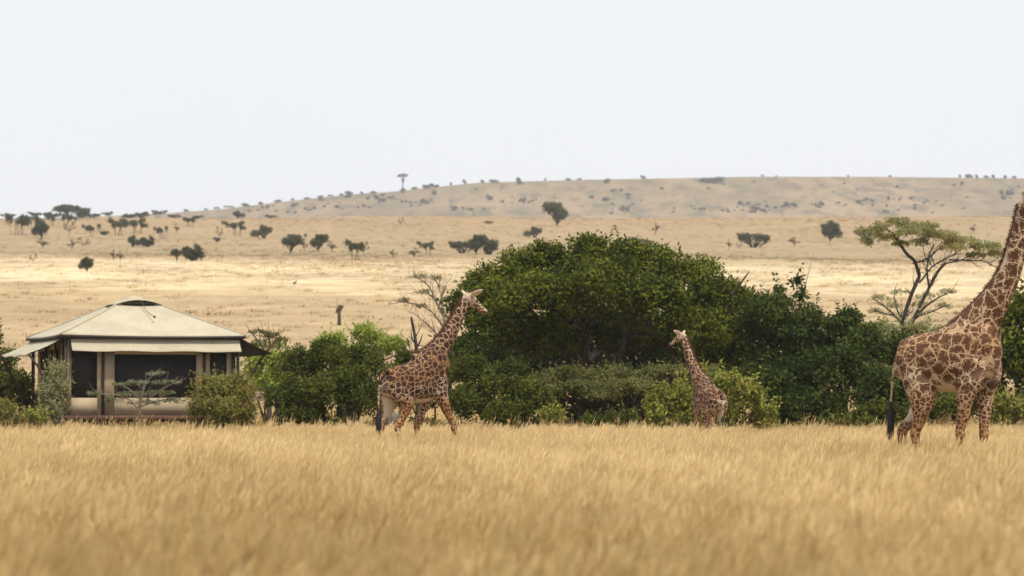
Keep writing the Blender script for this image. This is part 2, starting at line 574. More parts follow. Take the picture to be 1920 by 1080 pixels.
    wh_p = [belly, 0.28 + 0.25 * ss(z, 3.0, 4.0), np.maximum(leg_white, inner * .55), np.maximum(leg_white, inner * 1.0), np.where(ah < 0.16, 0.92, 0.6), one, .3 * one, .7 * one]
    dk_p = [0 * one, 0 * one, ss(-z, -.14, -.06) * .9, ss(-z, -.14, -.06) * .9, np.maximum(0.55 * ss(ah, 0.52, 0.64), 0.6 * ss(bh, 0.07, 0.12)), 0 * one, ss(bh, 0.14, 0.20) * 0.95 + 0.45, 0 * one]
    lowz = ss(-z, -1.45, -.75)
    lg_p = [0 * one, 0 * one, lowz, lowz, 0 * one, 0 * one, 0 * one, 0 * one]
    small, white, dark, leg = ((W * np.stack(q, 1)).sum(1) for q in (sm_p, wh_p, dk_p, lg_p))
    ca = me.attributes.new('coat', 'FLOAT_COLOR', 'POINT')
    ca.data.foreach_set('color', np.clip(np.stack([small, white, dark, leg], -1), 0, 1).astype(np.float32).ravel())
    # mane: a low upright brush of hair along the crest of the neck
    full = catmull(nk, 10)
    T = np.gradient(full[:, :3], axis=0)
    T /= np.linalg.norm(T, axis=1)[:, None]
    latv = np.cross(T, (0, 0, 1.0))
    latv /= np.linalg.norm(latv, axis=1)[:, None] + 1e-6
    upv = np.cross(latv, T)
    crest = full[:, :3] + upv * (full[:, 3:4] * 0.93)
    g = MB()
    crest = crest[3:-1]; upm = upv[3:-1]; tm = T[3:-1]; lm = latv[3:-1]
    g.tube(crest * k, np.full(len(crest), 0.045 * k), 8, 1, np.full(len(crest), 0.022 * k))
    nb = 420
    r = np.random.default_rng(3)
    q = r.uniform(0, len(crest) - 1.001, nb)
    qi = q.astype(int); qf = (q - qi)[:, None]
    p0 = crest[qi] * (1 - qf) + crest[qi + 1] * qf
    U, TT, LL = upm[qi], tm[qi], lm[qi]
    p0 = p0 + LL * r.normal(0, 0.012, (nb, 1))
    hgt = r.uniform(0.06, 0.105, (nb, 1))
    tip = p0 + U * hgt + TT * r.normal(-0.02, 0.02, (nb, 1)) + LL * r.normal(0, 0.012, (nb, 1))
    w = TT * 0.010
    v = np.stack([p0 - w, p0 + w, tip], 1).reshape(-1, 3) * k
    g.add(v, f3=np.arange(nb * 3).reshape(-1, 3))
    g.build('mane', MANE, root)
    # tail tuft
    g = MB()
    t0 = tl[-1, :3]
    L = 0.62 * tail_k
    g.tube(np.array([t0 + (0, 0, 0.06), t0 - (0, 0, 0.2 * tail_k), t0 - (0.01, 0, 0.45 * tail_k), t0 - (0.03, 0, L)]) * k, np.array([0.02, 0.05, 0.045, 0.012]) * k, 8, 4)
    nb = 260
    a = r.uniform(0, 6.283, nb); rr = r.uniform(0.0, 1, nb) ** 0.5
    s0 = t0 + np.stack([np.cos(a) * 0.02 * rr, np.sin(a) * 0.02 * rr, r.uniform(-0.12, 0.05, nb)], -1)
    ln = r.uniform(0.35, 1.0, nb)[:, None] * L
    mid = s0 + np.stack([np.cos(a) * 0.055 * rr, np.sin(a) * 0.055 * rr, 0 * a], -1) - (0, 0, 1) * ln * 0.5
    end = s0 + np.stack([np.cos(a) * 0.06 * rr - 0.02, np.sin(a) * 0.06 * rr, 0 * a], -1) - (0, 0, 1) * ln
    w = np.stack([-np.sin(a), np.cos(a), 0 * a], -1) * 0.006
    v = np.stack([s0 - w, s0 + w, mid + w, mid - w, end], 1).reshape(-1, 3) * k
    i = np.arange(nb)[:, None] * 5
    g.add(v, f4=i + np.array([[0, 1, 2, 3]]), f3=i + np.array([[3, 2, 4]]))
    g.build('tail_tuft', HAIR, root)
    for sg in (-1, 1):
        e = (top + (hv * 0.20 + up * 0.055 + side * sg * 0.106) * hk) * k
        g = MB()
        g.tube([e - hv * 0.032 * k * hk, e - hv * 0.02 * k * hk, e, e + hv * 0.02 * k * hk, e + hv * 0.032 * k * hk], np.array([0.004, 0.024, 0.03, 0.024, 0.004]) * k * hk, 10)
        g.build('eye', EYE, root, True)
    return root

def front_leg(xs_, y, zs=2.05, top=None, b=1.0, xk=None, foot=None):
    """xs_: x at shoulder, elbow, knee, fetlock, hoof"""
    a, e, kn, f, h = xs_
    return [(a, y * 0.95, zs, .27 * b, .13 * b), (a * .6 + e * .4, y, zs - .3, .25 * b, .13 * b), (e, y, 1.55, .165 * b, .115 * b), (e * .55 + kn * .45, y * .97, 1.22, .108 * b, .088 * b),
            (kn - .005, y * .95, .93, .078 * b, .070 * b), (kn, y * .95, .84, .084 * b, .076 * b), (kn * .75 + f * .25, y * .95, .70, .062 * b, .055 * b), ((kn + f) / 2, y * .95, .5, .050 * b, .045 * b), (f, y * .95, .22, .056 * b, .052 * b), (h, y * .95, .06, .080 * b, .075 * b), (h + .02, y * .95, -0.02, .085 * b, .08 * b)]

def hind_leg(xs_, y, zs=1.95, b=1.0):
    """xs_: x at hip, stifle, hock, fetlock, hoof"""
    a, s, hk_, f, h = xs_
    return [(a, y * .85, zs, .30 * b, .17 * b), (a * .45 + s * .55, y, zs - .33, .275 * b, .165 * b), (s, y, 1.42, .20 * b, .14 * b), (s * .5 + hk_ * .5 + .03, y * .97, 1.14, .115 * b, .09 * b),
            (hk_ + .01, y * .93, .93, .086 * b, .066 * b), (hk_ - .01, y * .93, .84, .084 * b, .064 * b), (hk_ * .7 + f * .3, y * .92, .66, .060 * b, .05 * b), (hk_ * .4 + f * .6, y * .92, .45, .052 * b, .045 * b), (f, y * .92, .2, .056 * b, .052 * b), (h, y * .92, .05, .080 * b, .075 * b), (h + .02, y * .92, -0.02, .085 * b, .08 * b)]

SEC_COW = [(-0.80, 2.10, 1.80, .10), (-0.74, 2.22, 1.62, .24), (-0.48, 2.30, 1.50, .33), (-0.15, 2.37, 1.43, .37), (0.15, 2.50, 1.42, .38),
           (0.40, 2.72, 1.47, .35), (0.56, 2.80, 1.56, .30), (0.70, 2.55, 1.72, .25), (0.79, 2.25, 1.86, .13)]
SEC_BULL = [(-0.97, 2.35, 1.95, .13), (-0.90, 2.50, 1.78, .29), (-0.60, 2.62, 1.72, .39), (-0.22, 2.69, 1.60, .44), (0.10, 2.78, 1.57, .45),
            (0.38, 2.90, 1.60, .41), (0.60, 2.92, 1.67, .36), (0.78, 2.66, 1.82, .30), (0.91, 2.42, 2.02, .17)]

coat_a = coat_mat('dark_patched_coat', 7.8, (0.024, 0.010, 0.007, 1), (0.042, 0.016, 0.010, 1), (0.32, 0.165, 0.070, 1), (0.64, 0.53, 0.39, 1), 0.30, (0.44, 0.26, 0.125, 1), 0.058, 1.55)
coat_b = coat_mat('reddish_patched_coat', 4.5, (0.114, 0.050, 0.022, 1), (0.080, 0.034, 0.016, 1), (0.48, 0.31, 0.17, 1), (0.66, 0.54, 0.40, 1), 0.85, (0.47, 0.27, 0.125, 1), 0.044, 2.6)
coat_c = coat_mat('small_patched_coat', 9.3, (0.040, 0.017, 0.011, 1), (0.065, 0.026, 0.015, 1), (0.40, 0.23, 0.12, 1), (0.72, 0.60, 0.45, 1), 0.3, (0.42, 0.255, 0.13, 1), 0.056, 1.5)

giraffe('giraffe', 'dark-patched giraffe striding past the bushes, reaching its neck to the big tree', 775, 66.7, R(30), SEC_COW,
        [front_leg((.50, .42, .20, .13, .15), .2), front_leg((.52, .66, .98, 1.16, 1.24), -.2),
         hind_leg((-.50, -.55, -.74, -.86, -.84), .2), hind_leg((-.48, -.30, -.50, -.44, -.40), -.2)],
        [(.22, 0, 2.22, .46, .22), (.46, 0, 2.42, .36, .20), (.68, 0, 2.68, .275, .165), (.90, 0, 2.98, .215, .135), (1.12, 0, 3.33, .168, .115), (1.30, 0, 3.65, .142, .10), (1.44, 0, 3.91, .128, .09)],
        (0.90, 0.13, -0.46), coat_a, tail=[(-.76, 0, 2.14, .05), (-.86, 0, 2.02, .042), (-.92, -.02, 1.78, .032), (-.93, -.02, 1.50, .026), (-.92, -.02, 1.26, .022)], tail_k=0.85, hk=1.04)
giraffe('giraffe', 'small young giraffe facing away with head turned aside, in front of the olive shrub', 1331, 78.0, R(116), SEC_COW,
        [front_leg((.50, .46, .46, .45, .48), .21, b=1.05), front_leg((.52, .50, .52, .52, .56), -.21, b=1.05),
         hind_leg((-.50, -.42, -.62, -.58, -.54), .22), hind_leg((-.48, -.38, -.56, -.52, -.48), -.22)],
        [(.22, 0, 2.22, .44, .22), (.44, .03, 2.44, .33, .20), (.62, .12, 2.74, .25, .165), (.76, .22, 3.08, .195, .135), (.87, .32, 3.44, .155, .11), (.95, .41, 3.80, .135, .095), (1.00, .49, 4.11, .125, .088)],
        (.42, .26, -.27), coat_c, k=0.80, tail=[(-.76, 0, 2.14, .05), (-.86, 0, 2.02, .042), (-.90, 0, 1.78, .032), (-.90, .01, 1.50, .026), (-.90, .02, 1.30, .022)], tail_k=0.7, hk=0.94, ear_k=1.1)
giraffe('giraffe', 'biggest giraffe, reddish jagged patches, standing broadside beside the umbrella acacia', 1783, 50.3, R(-30), SEC_BULL,
        [front_leg((.58, .54, .52, .48, .50), .27, 2.15, b=1.10), front_leg((.48, .38, .27, .21, .23), -.25, 2.15, b=1.10),
         hind_leg((-.56, -.62, -1.00, -1.06, -1.02), .23, 2.15, b=1.15), hind_leg((-.56, -.46, -.58, -.55, -.50), -.23, 2.15, b=1.15)],
        [(.18, 0, 2.30, .56, .28), (.42, 0, 2.60, .43, .25), (.66, 0, 2.94, .325, .21), (.94, 0, 3.34, .245, .165), (1.14, 0, 3.75, .20, .14), (1.26, 0, 4.16, .172, .122), (1.36, 0, 4.55, .155, .11), (1.43, 0, 4.88, .155, .10)],
        (.85, -0.15, -.45), coat_b, tail=[(-.93, 0, 2.34, .05), (-1.02, 0, 2.2, .042), (-1.07, -.04, 1.95, .032), (-1.08, -.08, 1.65, .026), (-1.10, -.10, 1.36, .022)], tail_k=1.0, hk=1.08, ear_k=0.85)
# ------------------------------------------------------------------ plants
def unit(v): return v / (np.linalg.norm(v, axis=-1, keepdims=True) + 1e-9)

def leaves(pts, nrm, tint, L, W, r, droop=0.0, along=0.45):
    """leaf-sized quads at pts, facing roughly nrm"""
    n = len(pts)
    u = unit(r.normal(0, 1, (n, 3)) + nrm * along - np.array([0, 0, droop]))
    nn = unit(nrm + r.normal(0, 0.42, (n, 3)))
    v = unit(np.cross(nn, u))
    ln = (L * r.uniform(0.6, 1.25, n))[:, None]
    wd = (W * r.uniform(0.7, 1.2, n))[:, None]
    m = pts + u * ln * 0.45 - nn * ln * 0.06
    co = np.stack([pts, m + v * wd / 2, pts + u * ln, m - v * wd / 2], 1).reshape(-1, 3)
    return co, np.arange(n * 4).reshape(-1, 4), np.clip(tint, 0, 1)

def crown(lobes, L=.2, W=.09, cov=1.3, subs=9, sub_r=.38, r=None, inner=.5, flat=1.0, spike=0.0, up=0.35, zmin=0.05, shoots=0, qr=(.52, .76)):
    """lobes (k,6): centre and radii. Each lobe carries smaller bosses of leaves with gaps in between"""
    r = r or rng
    P, N, T = [], [], []
    for (cx, cy, cz, rx, ry, rz) in lobes:
        c, rad = np.array([cx, cy, cz]), np.array([rx, ry, rz])
        d = unit(r.normal(0, 1, (subs, 3)))
        d[:, 2] = np.where(d[:, 2] < -0.35, -d[:, 2], d[:, 2])
        for dd in d:
            q = c + dd * rad * r.uniform(*qr)
            sr = rad * sub_r * r.uniform(0.7, 1.3)
            sr[:] = np.cbrt(np.prod(sr)) * np.array([1, 1, flat])
            area = 4 * math.pi * np.mean(sr) ** 2
            n = max(12, int(cov * area / (0.5 * L * W) * 0.55))
            e = unit(r.normal(0, 1, (n, 3)))
            e[:, 2] = np.where(r.random(n) < 0.35, np.abs(e[:, 2]), e[:, 2])
            rr = r.uniform(0.55, 1.08, (n, 1))
            if spike: rr = rr + (r.random((n, 1)) < 0.10) * r.uniform(0, spike, (n, 1))
            P.append(q + e * sr * rr)
            N.append(unit(e + dd * 0.35 + np.array([0, 0, up])))
            T.append(np.clip(r.uniform(0.05, 0.75) + r.normal(0, 0.22, n), 0, 1))
        if inner:
            n = int(inner * 4 * math.pi * np.cbrt(rx * ry * rz) ** 2 / (0.5 * L * W) * 0.4)
            e = unit(r.normal(0, 1, (n, 3)))
            P.append(c + e * rad * r.uniform(0.3, 0.75, (n, 1)))
            N.append(unit(e + np.array([0, 0, 0.3])))
            T.append(np.clip(r.normal(0.3, 0.2, n), 0, 1))
        for _ in range(shoots):                       # young shoots that stand out of the crown
            e = unit(r.normal(0, 1, 3) * (1, 1, .5) + np.array([0, 0, .75]))
            p0 = c + e * rad * r.uniform(.78, .98)
            dr = unit(e * .6 + np.array([0, 0, .8]) + r.normal(0, .25, 3))
            ln = L * r.uniform(1.5, 3.6)
            n = 9
            s_ = np.linspace(0, 1, n)[:, None]
            P.append(p0 + dr * ln * s_ + r.normal(0, L * .12, (n, 3)))
            N.append(unit(r.normal(0, .6, (n, 3)) + dr * .7))
            T.append(np.clip(r.uniform(.4, .9) + r.normal(0, .15, n), 0, 1))
    P, N, T = np.vstack(P), np.vstack(N), np.concatenate(T)
    keep = P[:, 2] > zmin
    return leaves(P[keep], N[keep], T[keep], L, W, r)

def limbs(targets, r0, trunk_top=None, r=None, sides=6, bend=0.18, base=(0, 0, -0.1), gnarl=0.0):
    r = r or rng
    mb = MB()
    base = np.array(base, float)
    if trunk_top is not None:
        tt = np.array(trunk_top, float)
        mid = (base + tt) / 2 + r.normal(0, 0.06, 3) * np.linalg.norm(tt - base) * (1, 1, 0)
        mb.tube([base, mid, tt], [r0 * 1.25, r0, r0 * 0.85], 8, 4)
        start, rs = tt, r0 * 0.6
    else:
        start, rs = base, r0
    for t in targets:
        t = np.array(t, float)
        st = start + r.normal(0, 1, 3) * rs * 0.5
        ln = np.linalg.norm(t - st)
        m1 = st + (t - st) * 0.4 + r.normal(0, bend, 3) * ln * 0.5 + np.array([0, 0, ln * 0.07])
        m2 = st + (t - st) * 0.75 + r.normal(0, bend, 3) * ln * 0.3 + np.array([0, 0, ln * 0.05])
        mb.tube([st, m1, m2, t], [rs * 0.8, rs * 0.6, rs * 0.4, rs * 0.12], sides, 3)
        for q in range(2):
            a = m1 * (0.5 - 0.3 * q) + m2 * (0.5 + 0.3 * q)
            b = a + (t - st) * 0.16 + r.normal(0, 0.10, 3) * ln
            mb.tube([a, (a + b) / 2 + r.normal(0, 0.04, 3) * ln, b], [rs * 0.4, rs * 0.28, rs * 0.08], 5, 2)
    return mb

BARK = plain_mat('grey_brown_bark', (0.085, 0.062, 0.045, 1), (0.045, 0.033, 0.026, 1), 9, 0.9, (1, 1, 0.25), 0.6, 0.03)
BARK_PALE = plain_mat('pale_dry_bark', (0.30, 0.24, 0.175, 1), (0.17, 0.13, 0.10, 1), 9, 0.9, (1, 1, 0.25), 0.5, 0.03)
BARK_DARK = plain_mat('dark_bark', (0.030, 0.024, 0.021, 1), (0.055, 0.043, 0.036, 1), 8, 0.9, (1, 1, 0.3), 0.5, 0.03)

LEAF_BIG = leaf_mat('glossy_dark_leaf', (0.018, 0.032, 0.006, 1), (0.170, 0.190, 0.020, 1), 0.20, 0.6, (0.18, 0.20, 0.03, 1))
LEAF_DARK = leaf_mat('deep_green_leaf', (0.016, 0.030, 0.009, 1), (0.085, 0.115, 0.020, 1), 0.25, 0.5)
LEAF_MID = leaf_mat('mid_green_leaf', (0.026, 0.038, 0.008, 1), (0.140, 0.158, 0.026, 1), 0.3, 0.5)
LEAF_BRIGHT = leaf_mat('bright_green_leaf', (0.19, 0.26, 0.04, 1), (0.42, 0.50, 0.11, 1), 0.4, 0.5)
LEAF_OLIVE = leaf_mat('olive_leaf', (0.085, 0.10, 0.020, 1), (0.36, 0.37, 0.075, 1), 0.35, 0.55, (0.36, 0.25, 0.10, 1))
LEAF_RUST = leaf_mat('olive_and_rust_leaf', (0.095, 0.10, 0.026, 1), (0.34, 0.32, 0.085, 1), 0.3, 0.6, (0.32, 0.12, 0.055, 1))
LEAF_GREY = leaf_mat('grey_green_leaf', (0.14, 0.155, 0.07, 1), (0.37, 0.37, 0.19, 1), 0.3, 0.6, (0.44, 0.28, 0.15, 1))
LEAF_SILVER = leaf_mat('silvery_leaf', (0.11, 0.13, 0.075, 1), (0.28, 0.30, 0.19, 1), 0.3, 0.6)
LEAF_ACACIA = leaf_mat('pale_acacia_leaf', (0.22, 0.22, 0.095, 1), (0.52, 0.51, 0.26, 1), 0.5, 0.6, (0.42, 0.40, 0.18, 1))
LEAF_FLAT = leaf_mat('feathery_olive_leaf', (0.070, 0.075, 0.024, 1), (0.21, 0.21, 0.070, 1), 0.3, 0.6, (0.25, 0.20, 0.09, 1))
LEAF_DUN = leaf_mat('dun_leaf', (0.16, 0.14, 0.075, 1), (0.30, 0.26, 0.15, 1), 0.3, 0.7, (0.30, 0.22, 0.12, 1))
LEAF_FAR = leaf_mat('far_savanna_leaf', (0.050, 0.058, 0.038, 1), (0.105, 0.112, 0.068, 1), 0.2, 0.7)
LEAF_FARBROWN = leaf_mat('far_brown_leaf', (0.12, 0.085, 0.055, 1), (0.19, 0.145, 0.095, 1), 0.2, 0.7)
LEAF_HILL = leaf_mat('hill_bush_leaf', (0.055, 0.065, 0.050, 1), (0.10, 0.11, 0.080, 1), 0.2, 0.7)

def lobes_px(lst, base, d):
    """lobes given where they show in the photograph: (px, py, rx, ry, depth offset); depth radius follows from the width"""
    out = []
    for (px, py, rx, ry, off) in lst:
        dd = d + off
        c = at(px, py, dd) - base
        s = F / dd
        out.append((*c, rx / s, (rx * 0.6 + ry * 0.4) / s, ry / s))
    return np.array(out)

def plant(name, label, cat, px, d, lobes, leaf, bark=BARK, group=None, L=.2, W=.09, cov=1.3, subs=9, sub_r=.38, flat=1.0, spike=.4, inner=.5,
          r0=.06, trunk=None, nl=8, up=.35, seed=0, stemname='stem', bend=.18, shoots=9, skirt=True, qr=(.52, .76)):
    base = at(px, 800, d)
    base[2] = float(H(base[0], base[1]))
    r = np.random.default_rng(seed + int(px))
    root = empty(name, base)
    tag(root, label, cat, group)
    lb = lobes_px(lobes, base, d)
    if skirt and cat in ('bush', 'shrub'):           # leafy growth down to the ground
        low = lb[lb[:, 2] - lb[:, 5] < 1.3].copy()
        low[:, 2], low[:, 5] = .35, .55
        low[:, 3:5] *= .85
        lb = np.vstack([lb, low])
    co, fc, tn = crown(lb, L, W, cov, subs, sub_r, r, inner, flat, spike, up, shoots=shoots, qr=qr)
    link('crown', fast_mesh('crown', co, fc, leaf, False, tn), root)
    tg = [np.array(l[:3]) + unit(r.normal(0, 1, 3)) * np.array(l[3:]) * 0.55 for l in lb for _ in range(max(1, nl // len(lb)))]
    limbs(tg, r0, trunk, r, bend=bend).build(stemname, bark, root, True)
    return root

# the great dark evergreen in the middle
plant('evergreen_tree', 'huge domed dark green tree behind the young giraffe', 'tree', 1100, 99,
      [(925, 562, 84, 62, 0), (1000, 521, 88, 60, .5), (1072, 506, 84, 54, 1), (1140, 496, 74, 54, 0), (1215, 524, 98, 56, .5), (1288, 550, 88, 58, 0), (1345, 584, 80, 56, .5), (1405, 606, 66, 48, 0), (1388, 584, 48, 42, .4),
       (882, 586, 50, 50, 0), (1010, 580, 100, 62, -2.3), (1120, 560, 115, 66, -2.6), (1225, 590, 95, 60, -2.3), (940, 625, 75, 48, -1.8), (1050, 645, 75, 40, -1.2), (1310, 640, 85, 52, -1), (1180, 640, 60, 36, -.5), (1390, 670, 62, 50, 0), (1425, 605, 46, 40, 0), (1090, 630, 90, 60, 2.5), (960, 640, 70, 50, 2.5), (1200, 640, 90, 55, 2.5)],
      LEAF_BIG, BARK_DARK, L=.165, W=.08, cov=1.45, subs=15, sub_r=.33, spike=.45, qr=(.58, .86), shoots=12, r0=.34, trunk=(0, 0.5, 2.6), nl=34, stemname='trunk', up=.45)
# thicket to the right of it
G1 = 'evergreen bushes of the thicket'
plant('evergreen_bush', 'tall dark bush with thin leafy shoots rising above its top', 'bush', 1480, 96,
      [(1440, 622, 62, 62, 0), (1428, 594, 46, 40, .6), (1495, 622, 60, 62, 0), (1470, 720, 85, 60, -.8), (1530, 690, 60, 70, -.4)], LEAF_DARK, BARK_DARK, G1, L=.16, W=.075, cov=1.4, subs=14, spike=.5, nl=12, r0=.12)
plant('leafy_shoot', 'thin open shoot of dark leaves sticking out of the thicket against the pale plain', 'sapling', 1492, 97.5,
      [(1494, 532, 13, 15, 0), (1460, 548, 11, 12, 0), (1505, 562, 17, 14, 0), (1480, 572, 22, 14, 0)], LEAF_DARK, BARK_DARK, None, L=.19, W=.10, cov=.55, subs=7, sub_r=.45, spike=.5, inner=0, r0=.05, nl=9, shoots=2)
plant('evergreen_bush', 'rounded dark bush left of the pale shrub below the umbrella acacia', 'bush', 1590, 95,
      [(1585, 622, 46, 44, 0), (1625, 655, 50, 45, -.5), (1575, 700, 62, 55, -1), (1630, 740, 70, 58, -1.4)], LEAF_DARK, BARK_DARK, G1, L=.155, W=.075, cov=1.4, subs=13, nl=10, r0=.1)
plant('evergreen_bush', 'broad dark bush standing behind the hind legs of the biggest giraffe', 'bush', 1700, 95,
      [(1690, 670, 52, 46, 0), (1745, 690, 60, 60, 0), (1700, 745, 75, 52, -1), (1790, 720, 60, 66, 0)], LEAF_DARK, BARK_DARK, G1, L=.155, W=.075, cov=1.4, subs=13, nl=10, r0=.1)
plant('evergreen_tree', 'dark tree at the edge, behind the chest of the biggest giraffe', 'tree', 1905, 94,
      [(1905, 610, 40, 52, 0), (1950, 590, 62, 56, 0), (1890, 680, 50, 66, -.5), (1960, 680, 72, 76, -.3), (1850, 730, 50, 52, 0), (2030, 650, 60, 70, 0)], LEAF_BIG, BARK_DARK, None, L=.21, W=.1, cov=1.4, subs=13, nl=12, r0=.16, stemname='trunk')
plant('evergreen_bush', 'low dark green bush under the belly of the biggest giraffe', 'bush', 1775, 90,
      [(1765, 775, 60, 36, 0), (1820, 765, 50, 42, 0)], LEAF_MID, BARK, G1, L=.17, W=.08, cov=1.2, subs=12, nl=8, r0=.05)
plant('olive_shrub', 'straggly yellowish shrub at the right edge, beside the front legs of the biggest giraffe', 'shrub', 1890, 87,
      [(1885, 765, 30, 28, 0), (1920, 775, 40, 34, 0), (1870, 795, 28, 18, 0)], LEAF_OLIVE, BARK_PALE, None, L=.15, W=.06, cov=.8, subs=12, spike=.8, inner=.2, nl=14, r0=.03)
plant('evergreen_bush', 'low bush at the foot of the thicket, left of the tail of the biggest giraffe', 'bush', 1640, 90,
      [(1625, 790, 46, 26, 0), (1665, 780, 36, 28, 0), (1580, 800, 36, 16, 0)], LEAF_MID, BARK, G1, L=.16, W=.075, cov=1.1, subs=12, nl=8, r0=.04)
plant('evergreen_bush', 'shadowy dark bush between the olive shrub and the tall shooted bush', 'bush', 1440, 94,
      [(1430, 740, 60, 60, 0), (1500, 770, 62, 46, -.5), (1550, 775, 50, 42, -.5)], LEAF_DARK, BARK_DARK, G1, L=.18, W=.085, cov=1.3, subs=13, nl=8, r0=.08)
# below and left of the great tree
plant('flat_topped_shrub', 'wide flat-topped feathery shrub under the great tree, dark and twiggy beneath', 'shrub', 1130, 93,
      [(1022, 716, 40, 14, 0), (1065, 702, 44, 14, .3), (1110, 712, 46, 15, -.2), (1150, 699, 40, 13, .5), (1195, 708, 44, 14, 0), (1245, 700, 46, 15, .4), (1085, 730, 60, 14, -.9), (1180, 728, 62, 15, -1.1), (1310, 702, 50, 15, .6), (1130, 742, 50, 12, -1.2), (1235, 738, 44, 14, -.8), (1030, 738, 36, 14, -.6)],
      LEAF_FLAT, BARK_DARK, None, L=.12, W=.045, cov=1.5, subs=16, sub_r=.42, flat=.5, spike=.9, shoots=14, inner=.6, r0=.10, nl=42, up=.7, stemname='trunk')
plant('evergreen_bush', 'dark bush filling the shade behind the flat-topped shrub', 'bush', 1130, 101,
      [(1000, 690, 90, 50, 3), (1110, 690, 100, 50, 3), (1230, 690, 100, 50, 3), (880, 680, 60, 60, 2), (1335, 690, 80, 50, 3), (1400, 705, 70, 55, 2), (1060, 745, 110, 60, 0), (1200, 745, 110, 60, 0), (1320, 730, 70, 66, 0), (960, 700, 70, 60, -1)], LEAF_DARK, BARK_DARK, G1, L=.22, W=.1, cov=1.2, subs=13, nl=8, r0=.08)
plant('evergreen_bush', 'mid green rounded bush close behind the front legs of the striding giraffe', 'bush', 930, 90,
      [(880, 700, 46, 36, 0), (940, 722, 62, 42, -.4), (980, 745, 52, 38, -.6), (880, 760, 56, 44, -.6), (950, 780, 62, 32, -1), (1020, 760, 34, 26, -.4)],
      LEAF_MID, BARK, G1, L=.11, W=.058, cov=1.4, subs=15, sub_r=.34, nl=14, r0=.08, up=.5)
plant('evergreen_bush', 'large dark bush between the reddish shrub and the striding giraffe', 'bush', 620, 90,
      [(560, 690, 52, 38, 0), (625, 680, 62, 42, 0), (690, 700, 60, 48, 0), (545, 745, 52, 46, -.7), (630, 750, 75, 54, -.9), (715, 755, 46, 46, -.4), (570, 785, 60, 26, -1.1)],
      LEAF_MID, BARK, G1, L=.11, W=.058, cov=1.4, subs=15, sub_r=.34, nl=16, r0=.09, up=.5)
plant('bright_tree', 'bright light-green tree top showing behind the large dark bush', 'tree', 660, 104,
      [(620, 648, 38, 26, 0), (690, 636, 40, 27, .5), (735, 655, 34, 24, 0), (665, 680, 70, 28, 0), (650, 730, 50, 50, 0)], LEAF_BRIGHT, BARK, None, L=.14, W=.065, cov=1.25, subs=14, nl=10, r0=.12, up=.5, stemname='trunk')
plant('bright_bush', 'light green bush beside the right-hand awning of the tent', 'bush', 510, 107,
      [(500, 680, 38, 24, 0), (545, 690, 30, 26, 0), (470, 700, 26, 24, 0), (510, 725, 50, 34, 0)], LEAF_BRIGHT, BARK, None, L=.16, W=.075, cov=1.1, subs=13, nl=10, r0=.06)
plant('evergreen_bush', 'green bush peeping out behind the back of the striding giraffe', 'bush', 790, 97,
      [(780, 690, 44, 30, 0), (830, 700, 40, 42, 0), (790, 740, 60, 50, 0)], LEAF_MID, BARK, G1, L=.17, W=.08, cov=1.2, subs=12, nl=6, r0=.06)
plant('olive_shrub', 'loose olive-green shrub right behind the young giraffe', 'shrub', 1330, 84.5,
      [(1260, 755, 48, 36, 0), (1330, 735, 56, 36, .3), (1390, 745, 46, 38, 0), (1250, 785, 52, 24, -.3), (1340, 780, 70, 32, 0), (1430, 782, 30, 24, 0)], LEAF_OLIVE, BARK, None, L=.15, W=.07, cov=1.05, subs=17, sub_r=.32, shoots=24, spike=.7, inner=.5, nl=24, r0=.05)
plant('olive_shrub', 'small upright yellow-green shrub at the foot of the flat-topped shrub', 'shrub', 1030, 86,
      [(1030, 782, 22, 20, 0), (1045, 790, 20, 14, 0)], LEAF_OLIVE, BARK_PALE, None, L=.12, W=.055, cov=.9, subs=12, spike=.8, inner=.3, nl=10, r0=.02)
plant('olive_shrub', 'low pale shrub right of the small upright shrub, by the dark hollow', 'shrub', 1130, 87,
      [(1120, 795, 46, 12, 0), (1165, 788, 40, 16, 0)], LEAF_MID, BARK_PALE, None, L=.12, W=.055, cov=.8, subs=12, spike=.8, inner=.3, nl=10, r0=.02)
plant('olive_shrub', 'yellow-tinged shrub tops below the umbrella acacia', 'shrub', 1680, 103,
      [(1660, 625, 36, 17, 0), (1710, 622, 40, 16, 0), (1760, 640, 36, 20, 0), (1690, 670, 80, 40, 0)], LEAF_ACACIA, BARK, None, L=.17, W=.075, cov=1.1, subs=13, nl=8, r0=.05)
# round the tent
plant('rust_flecked_shrub', 'rounded olive shrub with reddish flecks in front of the right corner of the tent', 'shrub', 415, 88,
      [(400, 735, 42, 32, 0), (440, 740, 40, 34, 0), (415, 770, 56, 30, -.3), (465, 775, 26, 24, 0), (372, 770, 22, 22, 0)], LEAF_RUST, BARK, None, L=.13, W=.035, cov=1.25, subs=18, sub_r=.3, spike=1.1, inner=.7, shoots=40, nl=40, r0=.04, up=.5)
plant('grey_shrub', 'upright grey-green shrub with rusty tips before the left corner of the tent', 'shrub', 103, 89,
      [(104, 705, 17, 24, 0), (92, 740, 20, 30, 0), (116, 738, 16, 26, 0), (104, 772, 32, 24, 0)], LEAF_GREY, BARK_PALE, None, L=.12, W=.035, cov=1.0, subs=16, sub_r=.3, spike=1.2, inner=.5, shoots=30, nl=30, r0=.03, up=.6)
plant('evergreen_bush', 'dark green bush at the left edge, behind the tent awning', 'bush', 5, 104,
      [(0, 690, 40, 42, 0), (-40, 650, 50, 55, 0), (20, 740, 50, 50, 0), (-50, 740, 60, 60, 0), (60, 760, 40, 30, 0)], LEAF_MID, BARK, G1, L=.18, W=.08, cov=1.3, subs=13, nl=8, r0=.08)
